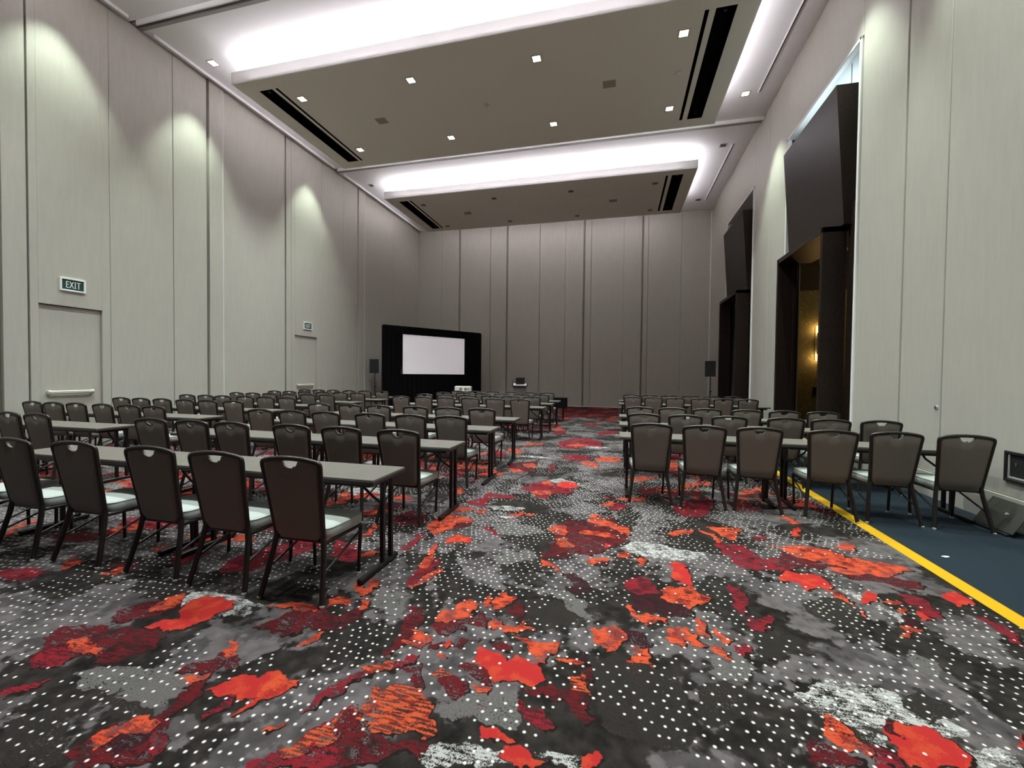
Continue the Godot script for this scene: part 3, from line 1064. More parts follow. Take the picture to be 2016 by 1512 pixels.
func block_row(block: String, row: String, tables: Array, dt: float, xs: Array, dc: float, aisle: String):
	for i in tables.size():
		var t := table0
		if counts.get("training_table", 0) > 1 or t.has_meta("placed"):
			t = copy_of(table0, "training_table")
		t.set_meta("placed", true)
		t.position = at(tables[i], 0, dt)
		tag(t, "grey training table, %s one of its pair, %s row from the screen, %s" % [["aisle-side", "wall-side"][i] if block != "middle block" else ["aisle-side", "exit-side"][i], row, block], "table", "training tables")
	for i in xs.size():
		var c := chair0
		if c.has_meta("placed"):
			c = copy_of(chair0, "banquet_chair")
		c.set_meta("placed", true)
		c.position = at(xs[i], 0, dc + 0.27 + rng.randf_range(-0.02, 0.02))
		c.rotation.y = deg_to_rad(rng.randf_range(-1.5, 1.5))
		tag(c, "dark vinyl banquet chair, %s from the %s, %s row from the screen, %s" % [ORD[i], aisle, row, block], "chair", "banquet chairs of the " + block)

func build_furniture():
	chair0 = make_chair()
	table0 = make_table()
	var mt := [-2.565, -4.395]
	var mid := [
		[2.87, 2.33, [-2.05, -2.66, -3.28, -4.03, -4.66, -5.26]],
		[4.26, 3.76, [-2.07, -2.72, -3.32, -4.07, -4.62, -5.22]],
		[5.68, 5.17, [-2.11, -2.68, -3.29, -3.97, -4.54, -5.09]],
		[7.04, 6.53, [-2.12, -2.71, -3.29, -3.98, -4.55, -5.18]],
		[9.80, 9.30, [-2.13, -2.72, -3.31, -3.92, -4.48, -5.08]],
		[11.10, 10.60, [-2.13, -2.69, -3.25, -3.88, -4.48, -5.08]],
		[12.35, 11.85, [-2.11, -2.67, -3.26, -3.84, -4.44, -5.08]],
		[13.86, 13.05, [-2.14, -2.68, -3.25, -3.88, -4.48, -5.08]]]
	for i in mid.size():
		block_row("middle block", ORD[7 - i], mt, mid[i][0], mid[i][2], mid[i][1], "centre aisle")
	var por := [
		[5.65, 5.14, [0.37, 0.94, 1.50, 2.19, 2.76, 3.32]],
		[6.99, 6.48, [0.37, 0.93, 1.50, 2.20, 2.73, 3.30]],
		[8.36, 7.84, [0.37, 0.92, 1.47, 2.08, 2.64, 3.20]],
		[12.05, 11.55, [0.37, 0.88, 1.40, 2.00, 2.54, 3.10]],
		[13.45, 12.93, [0.37, 0.88, 1.40, 2.00, 2.55, 3.08]]]
	for i in por.size():
		block_row("portal-side block", ORD[4 - i], [0.935, 2.765], por[i][0], por[i][2], por[i][1], "centre aisle")
	var ex := [[4.24, 3.73], [5.61, 5.10], [6.99, 6.48], [8.35, 7.84], [9.68, 9.17], [10.96, 10.45], [12.20, 11.69]]
	for i in ex.size():
		block_row("exit-side block", ORD[6 - i], [-7.42, -9.25], ex[i][0], [-7.03, -7.60, -8.15, -8.75, -9.27, -9.80], ex[i][1], "side aisle")

# ---------------------------------------------------------------- screen, loudspeakers, lectern, projector
# a cloth hanging in folds: width along x, hung from y1 to y0
func folds(w: float, y0: float, y1: float, n: int, amp: float) -> ArrayMesh:
	var st := begin()
	st.set_smooth_group(0)
	var cols := n * 6
	for side in [1.0, -1.0]:
		var g := []
		for j in 5:
			var row := []
			var v := j / 4.0
			for i in cols + 1:
				var u := float(i) / cols
				var z: float = sin(u * n * TAU + sin(u * 9.0) * 0.8) * amp * (0.5 + 0.5 * v) + side * 0.003
				row.append(Vector3((u - 0.5) * w, lerpf(y1, y0, v), z))
			g.append(row)
		for j in 4:
			for i in cols:
				quad(st, g[j][i], g[j][i + 1], g[j + 1][i + 1], g[j + 1][i], Vector3(0, 0, side))
	return done(st)

func build_stage():
	var t := thing("projection_screen", "white projection screen in a black draped frame across the corner", "screen", at(-7.735, 0, 17.16), deg_to_rad(55.6))
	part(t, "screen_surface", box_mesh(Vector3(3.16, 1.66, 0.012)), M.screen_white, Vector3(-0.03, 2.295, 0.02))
	strip_light(t, Vector3(-0.03, 2.295, 0.03), Vector2(3.1, 1.6), 0.45, Color(1.0, 0.97, 0.99), Vector3(0, PI, 0))  # added area light, standing in for projector light bounced off the screen
	var fr := begin()
	box(fr, Vector3(-0.03, 3.15, 0.0), Vector3(3.30, 0.06, 0.04), 0.004)
	box(fr, Vector3(-0.03, 1.44, 0.0), Vector3(3.30, 0.06, 0.04), 0.004)
	for s in [-1.0, 1.0]:
		box(fr, Vector3(-0.03 + s * 1.62, 2.295, 0.0), Vector3(0.06, 1.74, 0.04), 0.004)
		box(fr, Vector3(s * 2.36, 1.70, -0.05), Vector3(0.05, 3.40, 0.05), 0.004)
		box(fr, Vector3(s * 2.36, 0.02, -0.05), Vector3(0.08, 0.04, 0.6), 0.008)
	part(t, "frame", done(fr), M.dark_plastic)
	part(t, "valance", folds(4.84, 3.10, 3.43, 16, 0.02), M.black_cloth, Vector3(0, 0, 0.06))
	part(t, "skirt", folds(4.84, 0.03, 1.48, 24, 0.03), M.black_cloth, Vector3(0, 0, 0.05))
	part(t, "wing_drape", folds(0.90, 0.03, 3.40, 6, 0.03), M.black_cloth, Vector3(-2.01, 0, 0.045))
	part(t, "wing_drape", folds(0.96, 0.03, 3.40, 6, 0.03), M.black_cloth, Vector3(1.99, 0, 0.045))
	loudspeaker(at(-9.76, 0, 15.70), deg_to_rad(20), "beside the projection screen")
	loudspeaker(at(3.28, 0, 17.0), deg_to_rad(-15), "before the dark portal")
	# lectern
	var l := thing("lectern", "grey-brown wooden lectern holding an open laptop", "lectern", at(-3.66, 0, 15.9), deg_to_rad(14))
	var st := begin()
	prism(st, PackedVector2Array([Vector2(-0.22, 0.06), Vector2(-0.25, 1.06), Vector2(0.25, 1.06), Vector2(0.22, 0.06)]), -0.20, 0.20)
	part(l, "body", done(st), M.lectern_wood)
	part(l, "base", box_mesh(Vector3(0.52, 0.06, 0.50), 0.01), M.dark_plastic, Vector3(0, 0.03, 0))
	part(l, "reading_top", box_mesh(Vector3(0.60, 0.03, 0.50), 0.006), M.dark_plastic, Vector3(0, 1.10, 0), Vector3(deg_to_rad(9), 0, 0))
	st = begin()
	tube(st, [Vector3(-0.26, 1.12, 0.1), Vector3(-0.29, 1.22, 0.1), Vector3(-0.27, 1.30, 0.05), Vector3(-0.22, 1.33, 0.0)], 0.006, 6)
	part(l, "microphone", done(st), M.dark_plastic)
	var sh := thing("paper_pad", "white paper pad on the lectern under the laptop", "paper", at(-3.66, 1.125, 15.9), deg_to_rad(14))
	part(sh, "sheets", box_mesh(Vector3(0.50, 0.012, 0.40), 0.002), M.paper_white, Vector3(0, 0.0, 0), Vector3(deg_to_rad(9), 0, 0))
	var lp := thing("laptop", "open black laptop standing on the lectern", "laptop", at(-3.66, 1.145, 15.93), deg_to_rad(14))
	part(lp, "base", box_mesh(Vector3(0.34, 0.018, 0.22), 0.004), M.dark_plastic, Vector3(0, 0.0, 0), Vector3(deg_to_rad(9), 0, 0))
	part(lp, "lid", box_mesh(Vector3(0.34, 0.22, 0.012), 0.004), M.dark_plastic, Vector3(0, 0.13, 0.10), Vector3(deg_to_rad(8), 0, 0))
	# projector on its black-skirted stand
	var ps := thing("projector_stand", "black skirted stand under the white projector", "stand", at(-5.45, 0, 14.55), deg_to_rad(14))
	part(ps, "shelf", box_mesh(Vector3(0.66, 0.03, 0.50), 0.004), M.dark_plastic, Vector3(0, 0.845, 0))
	for a in [[0.0, 0.25, 0.66], [PI, 0.25, 0.66], [PI / 2, 0.33, 0.5], [-PI / 2, 0.33, 0.5]]:
		part(ps, "skirt", folds(a[2], 0.02, 0.84, 6, 0.012), M.black_cloth, Vector3(sin(a[0]) * a[1], 0, cos(a[0]) * a[1]), Vector3(0, a[0], 0))
	for sx in [-1.0, 1.0]:
		for sz in [-1.0, 1.0]:
			part(ps, "leg", box_mesh(Vector3(0.03, 0.83, 0.03), 0.003), M.dark_plastic, Vector3(sx * 0.29, 0.415, sz * 0.21))
	var pj := thing("projector", "white video projector with dark connector panel before the screen", "projector", at(-5.45, 0.86, 14.55), deg_to_rad(14))
	part(pj, "case", box_mesh(Vector3(0.58, 0.19, 0.44), 0.018), M.projector_white, Vector3(0, 0.105, 0))
	for q in [[-0.07, 0.10], [0.10, 0.09], [0.20, 0.07]]:
		part(pj, "connector_panel", box_mesh(Vector3(q[1], 0.10, 0.006), 0.001), M.grille, Vector3(q[0], 0.10, 0.221))
	for q in [-0.09, -0.04, 0.09, 0.12]:
		part(pj, "socket", box_mesh(Vector3(0.022, 0.05, 0.006), 0.001), M.dark_plastic, Vector3(q, 0.10, 0.224))
	var ln := begin()
	lathe(ln, [[0.0, 0.05], [0.055, 0.05], [0.06, 0.0], [0.06, -0.04]], Vector3.ZERO, 16, Transform3D(Basis(Vector3.RIGHT, -PI / 2), Vector3(-0.12, 0.10, -0.22)))
	part(pj, "lens", done(ln), M.dark_plastic)
	for sx in [-1.0, 1.0]:
		part(pj, "foot", box_mesh(Vector3(0.03, 0.014, 0.03)), M.dark_plastic, Vector3(sx * 0.24, 0.007, 0.15))
	# black cloth over the last table by the aisle
	var cl := thing("tablecloth", "black cloth with short drop over the table closest to the lectern", "tablecloth", at(-2.565, 0.752, 13.86))
	var cs := begin()
	box(cs, Vector3(0, 0.003, 0), Vector3(1.86, 0.006, 0.49), 0.002)
	part(cl, "cloth_top", done(cs), M.black_cloth)
	for a in [[0.0, 0.245, 1.86, 12], [PI, 0.245, 1.86, 12], [PI / 2, 0.93, 0.49, 4], [-PI / 2, 0.93, 0.49, 4]]:
		part(cl, "drop", folds(a[2], -0.30, 0.004, a[3], 0.006), M.black_cloth, Vector3(sin(a[0]) * a[1], 0, cos(a[0]) * a[1]), Vector3(0, a[0], 0))

func loudspeaker(where: Vector3, turn: float, which: String):
	var s := thing("speaker_stand", "black tripod loudspeaker stand " + which, "stand", where, turn, "speaker stands")
	var st := begin()
	tube(st, [Vector3(0, 0.12, 0), Vector3(0, 0.95, 0)], 0.018, 10)
	tube(st, [Vector3(0, 0.95, 0), Vector3(0, 1.50, 0)], 0.014, 10)
	part(s, "pole", done(st), M.dark_plastic)
	for k in 3:
		var g := TAU * k / 3 + 0.4
		st = begin()
		tube(st, [Vector3(0, 0.52, 0), Vector3(cos(g) * 0.33, 0.012, sin(g) * 0.33)], 0.011, 6)
		tube(st, [Vector3(0, 0.16, 0), Vector3(cos(g) * 0.175, 0.25, sin(g) * 0.175)], 0.007, 6)
		part(s, "leg", done(st), M.dark_plastic)
	st = begin()
	lathe(st, [[0.0, 0.0], [0.028, 0.0], [0.028, 0.06], [0.0, 0.06]], Vector3(0, 0.92, 0), 12)
	box(st, Vector3(0.04, 0.95, 0), Vector3(0.05, 0.02, 0.02), 0.005)
	part(s, "clamp", done(st), M.dark_plastic)
	var b := thing("loudspeaker", "black loudspeaker cabinet on the tripod " + which, "loudspeaker", where + Vector3(0, 1.50, 0), turn, "loudspeakers")
	var pr := begin()
	prism(pr, PackedVector2Array([Vector2(-0.18, 0.17), Vector2(0.18, 0.17), Vector2(0.12, -0.17), Vector2(-0.12, -0.17)]), 0.0, 0.57, Transform3D(Basis(Vector3(1, 0, 0), Vector3(0, 0, 1), Vector3(0, 1, 0)), Vector3.ZERO))
	part(b, "cabinet", done(pr), M.speaker_black)
	part(b, "grille", box_mesh(Vector3(0.34, 0.54, 0.012), 0.004), M.speaker_grille, Vector3(0, 0.285, 0.175))

# ---------------------------------------------------------------- small things on walls, ceiling and floor
func build_small_things():
	for q in [[5.915, 3.12, "large lit-green exit sign with white frame over the first exit door", 1.0], [12.28, 3.06, "exit sign with white frame over the exit door closer to the screen", 1.0]]:
		var e := thing("exit_sign", q[2], "sign", at(XL, q[1] - 0.12, q[0]), PI / 2, "exit signs")
		var st := begin()
		for s in [-1.0, 1.0]:
			box(st, Vector3(s * 0.185, 0.12, 0.015), Vector3(0.03, 0.25, 0.03), 0.003)
			box(st, Vector3(0, 0.12 + s * 0.11, 0.015), Vector3(0.34, 0.03, 0.03), 0.003)
		part(e, "frame", done(st), M.trim_white)
		part(e, "plate", box_mesh(Vector3(0.36, 0.21, 0.012)), M.exit_green, Vector3(0, 0.12, 0.008))
		var tm := TextMesh.new()
		tm.text = "EXIT"
		var f := SystemFont.new()
		f.font_names = PackedStringArray(["Droid Sans"])
		tm.font = f
		tm.font_size = 40
		tm.pixel_size = 0.0042
		tm.depth = 0.004
		var le := part(e, "lettering", tm, M.exit_letter, Vector3(0, 0.12, 0.018))
		le.scale = Vector3(0.72, 1.0, 1.0)
	# flush speaker grilles and sprinkler heads in the clouds
	for q in [[-6.20, 10.27, "square speaker grille on the exit side of the lit cloud"], [-0.31, 10.17, "square speaker grille on the portal side of the lit cloud"], [-6.2, 16.9, "square speaker grille on the exit side of the dark cloud"], [-0.31, 16.9, "square speaker grille on the portal side of the dark cloud"]]:
		var g := thing("ceiling_speaker", q[2], "speaker", at(q[0], HS, q[1]), 0, "ceiling speaker grilles")
		part(g, "frame", box_mesh(Vector3(0.34, 0.008, 0.30), 0.003), M.soffit_paint, Vector3(0, -0.004, 0))
		part(g, "mesh_plate", box_mesh(Vector3(0.29, 0.006, 0.25), 0.001), M.grille, Vector3(0, -0.009, 0))
	for q in [[-3.30, 10.25, "small ceiling sensor at the middle of the lit cloud"], [-3.25, 16.95, "small ceiling sensor at the middle of the dark cloud"]]:
		var g := thing("ceiling_sensor", q[2], "sensor", at(q[0], HS, q[1]))
		var st := begin()
		lathe(st, [[0.0, -0.045], [0.03, -0.04], [0.045, -0.02], [0.06, -0.012], [0.062, 0.0], [0.0, 0.0]], Vector3.ZERO, 16)
		part(g, "dome", done(st), M.lamp_rim)
	for q in [[1.17, 10.13, "white ceiling beacon next to the air slot of the lit cloud"], [1.15, 16.9, "white ceiling beacon next to the air slot of the dark cloud"], [-7.70, 17.0, "white ceiling beacon on the exit side of the dark cloud"]]:
		var g := thing("ceiling_beacon", q[2], "alarm", at(q[0], HS, q[1]))
		part(g, "base_plate", box_mesh(Vector3(0.16, 0.014, 0.12), 0.004), M.soffit_paint, Vector3(0, -0.007, 0))
		part(g, "lens", box_mesh(Vector3(0.09, 0.03, 0.05), 0.008), M.trim_white, Vector3(0.02, -0.028, 0))
	# keyhole plate and recessed power box in the portal wall
	var k := thing("lock_plate", "small round chrome lock on the pale wall joint", "lock", at(XR, 1.14, 6.49), -PI / 2)
	var ks := begin()
	var toward := Transform3D(Basis(Vector3.RIGHT, PI / 2), Vector3.ZERO)
	lathe(ks, [[0.0, 0.012], [0.018, 0.012], [0.03, 0.006], [0.034, 0.0]], Vector3.ZERO, 18, toward)
	part(k, "escutcheon", done(ks), M.chrome)
	part(k, "keyhole", box_mesh(Vector3(0.008, 0.022, 0.004)), M.dark_plastic, Vector3(0, 0, 0.0125))
	var o := thing("outlet_box", "black framed power outlet box set in the wall over the kick panel", "outlet", at(XR, 0.62, 5.25), -PI / 2)
	var of := begin()
	for s in [-1.0, 1.0]:
		box(of, Vector3(s * 0.205, 0, 0.012), Vector3(0.03, 0.31, 0.024), 0.004)
		box(of, Vector3(0, s * 0.14, 0.012), Vector3(0.40, 0.03, 0.024), 0.004)
	part(o, "frame", done(of), M.dark_plastic)
	part(o, "pocket", box_mesh(Vector3(0.385, 0.26, 0.006)), M.speaker_black, Vector3(0, 0, 0.004))
	part(o, "liner", box_mesh(Vector3(0.02, 0.24, 0.012), 0.003), M.track_grey, Vector3(-0.17, 0, 0.012))
	part(o, "liner", box_mesh(Vector3(0.34, 0.02, 0.012), 0.003), M.track_grey, Vector3(0.0, -0.11, 0.012))
	part(o, "socket", box_mesh(Vector3(0.07, 0.11, 0.012), 0.006), M.dark_plastic, Vector3(0.03, 0.01, 0.010))
	part(o, "latch", box_mesh(Vector3(0.012, 0.03, 0.012), 0.003), M.chrome, Vector3(-0.09, 0.03, 0.014))
	var hx := thing("floor_hatch", "grey metal hatch lid leaning open against the kick panel", "hatch", at(3.66, 0.0, 5.26), -PI / 2)
	part(hx, "lid", box_mesh(Vector3(0.46, 0.31, 0.012), 0.003), M.hatch_grey, Vector3(0, 0.160, -0.055), Vector3(deg_to_rad(-32), 0, 0))
	part(hx, "hinge", box_mesh(Vector3(0.40, 0.024, 0.03), 0.004), M.dark_plastic, Vector3(0, 0.013, 0.04))
	var hk := begin()
	lathe(hk, [[0.0, 0.02], [0.013, 0.018], [0.015, 0.008], [0.012, 0.0]], Vector3.ZERO, 14, Transform3D(Basis(Vector3.RIGHT, PI / 2 - deg_to_rad(32)), Vector3(0.10, 0.19, -0.028)))
	part(hx, "knob", done(hk), M.track_grey)
	var sc := thing("paper_scrap", "tiny white paper scrap lying on the blue carpet", "litter", at(2.70, 0.001, 4.35), 0.4)
	var sp := begin()
	prism(sp, PackedVector2Array([Vector2(-0.03, -0.012), Vector2(0.0, -0.016), Vector2(0.032, -0.006), Vector2(0.024, 0.013), Vector2(-0.02, 0.014)]), 0.0, 0.002, Transform3D(Basis(Vector3.RIGHT, PI / 2), Vector3(0, 0.003, 0)))
	part(sc, "paper", done(sp), M.paper_white)
	var bp := thing("wall_plate", "small round white plate low on the screen-end wall", "wall plate", at(2.61, 1.01, DB))
	var bs := begin()
	lathe(bs, [[0.0, 0.015], [0.05, 0.012], [0.06, 0.0]], Vector3.ZERO, 18, Transform3D(Basis(Vector3.RIGHT, PI / 2), Vector3.ZERO))
	part(bp, "disc", done(bs), M.kick_panel)
	# wall sconce and handset in the foyer
	var s := thing("wall_sconce", "tall brass sconce glowing on the olive foyer wall", "lamp", at(5.35, 2.45, 13.62))
	part(s, "backplate", box_mesh(Vector3(0.10, 0.9, 0.02), 0.004), M.bar_cream, Vector3(0, 0, 0.01))
	var tu := begin()
	lathe(tu, [[0.0, -0.30], [0.03, -0.30], [0.03, 0.30], [0.0, 0.30]], Vector3(0, 0, 0.08), 12)
	part(s, "stem", done(tu), M.chrome)
	for sg in [-1.0, 1.0]:
		var sd := begin()
		lathe(sd, [[0.0, -0.09], [0.05, -0.09], [0.07, 0.0], [0.05, 0.09], [0.0, 0.09]], Vector3(0, sg * 0.40, 0.09), 14)
		part(s, "glass_shade", done(sd), M.sconce_glow)
		var ol := OmniLight3D.new()
		ol.name = "lamp"
		ol.light_energy = 0.16
		ol.light_color = Color(1.0, 0.80, 0.50)
		ol.light_size = 0.05
		ol.omni_range = 20.0
		ol.omni_attenuation = 2.0
		ol.shadow_enabled = true
		ol.position = Vector3(0, sg * 0.40, 0.09)
		s.add_child(ol, true)
	var hb := thing("wall_handset", "black wall handset below the foyer sconce", "telephone", at(5.34, 1.15, 13.62))
	part(hb, "case", box_mesh(Vector3(0.12, 0.22, 0.06), 0.012), M.dark_plastic, Vector3(0, 0, 0.03))
	part(hb, "receiver", box_mesh(Vector3(0.05, 0.20, 0.03), 0.012), M.speaker_black, Vector3(-0.02, 0, 0.07))

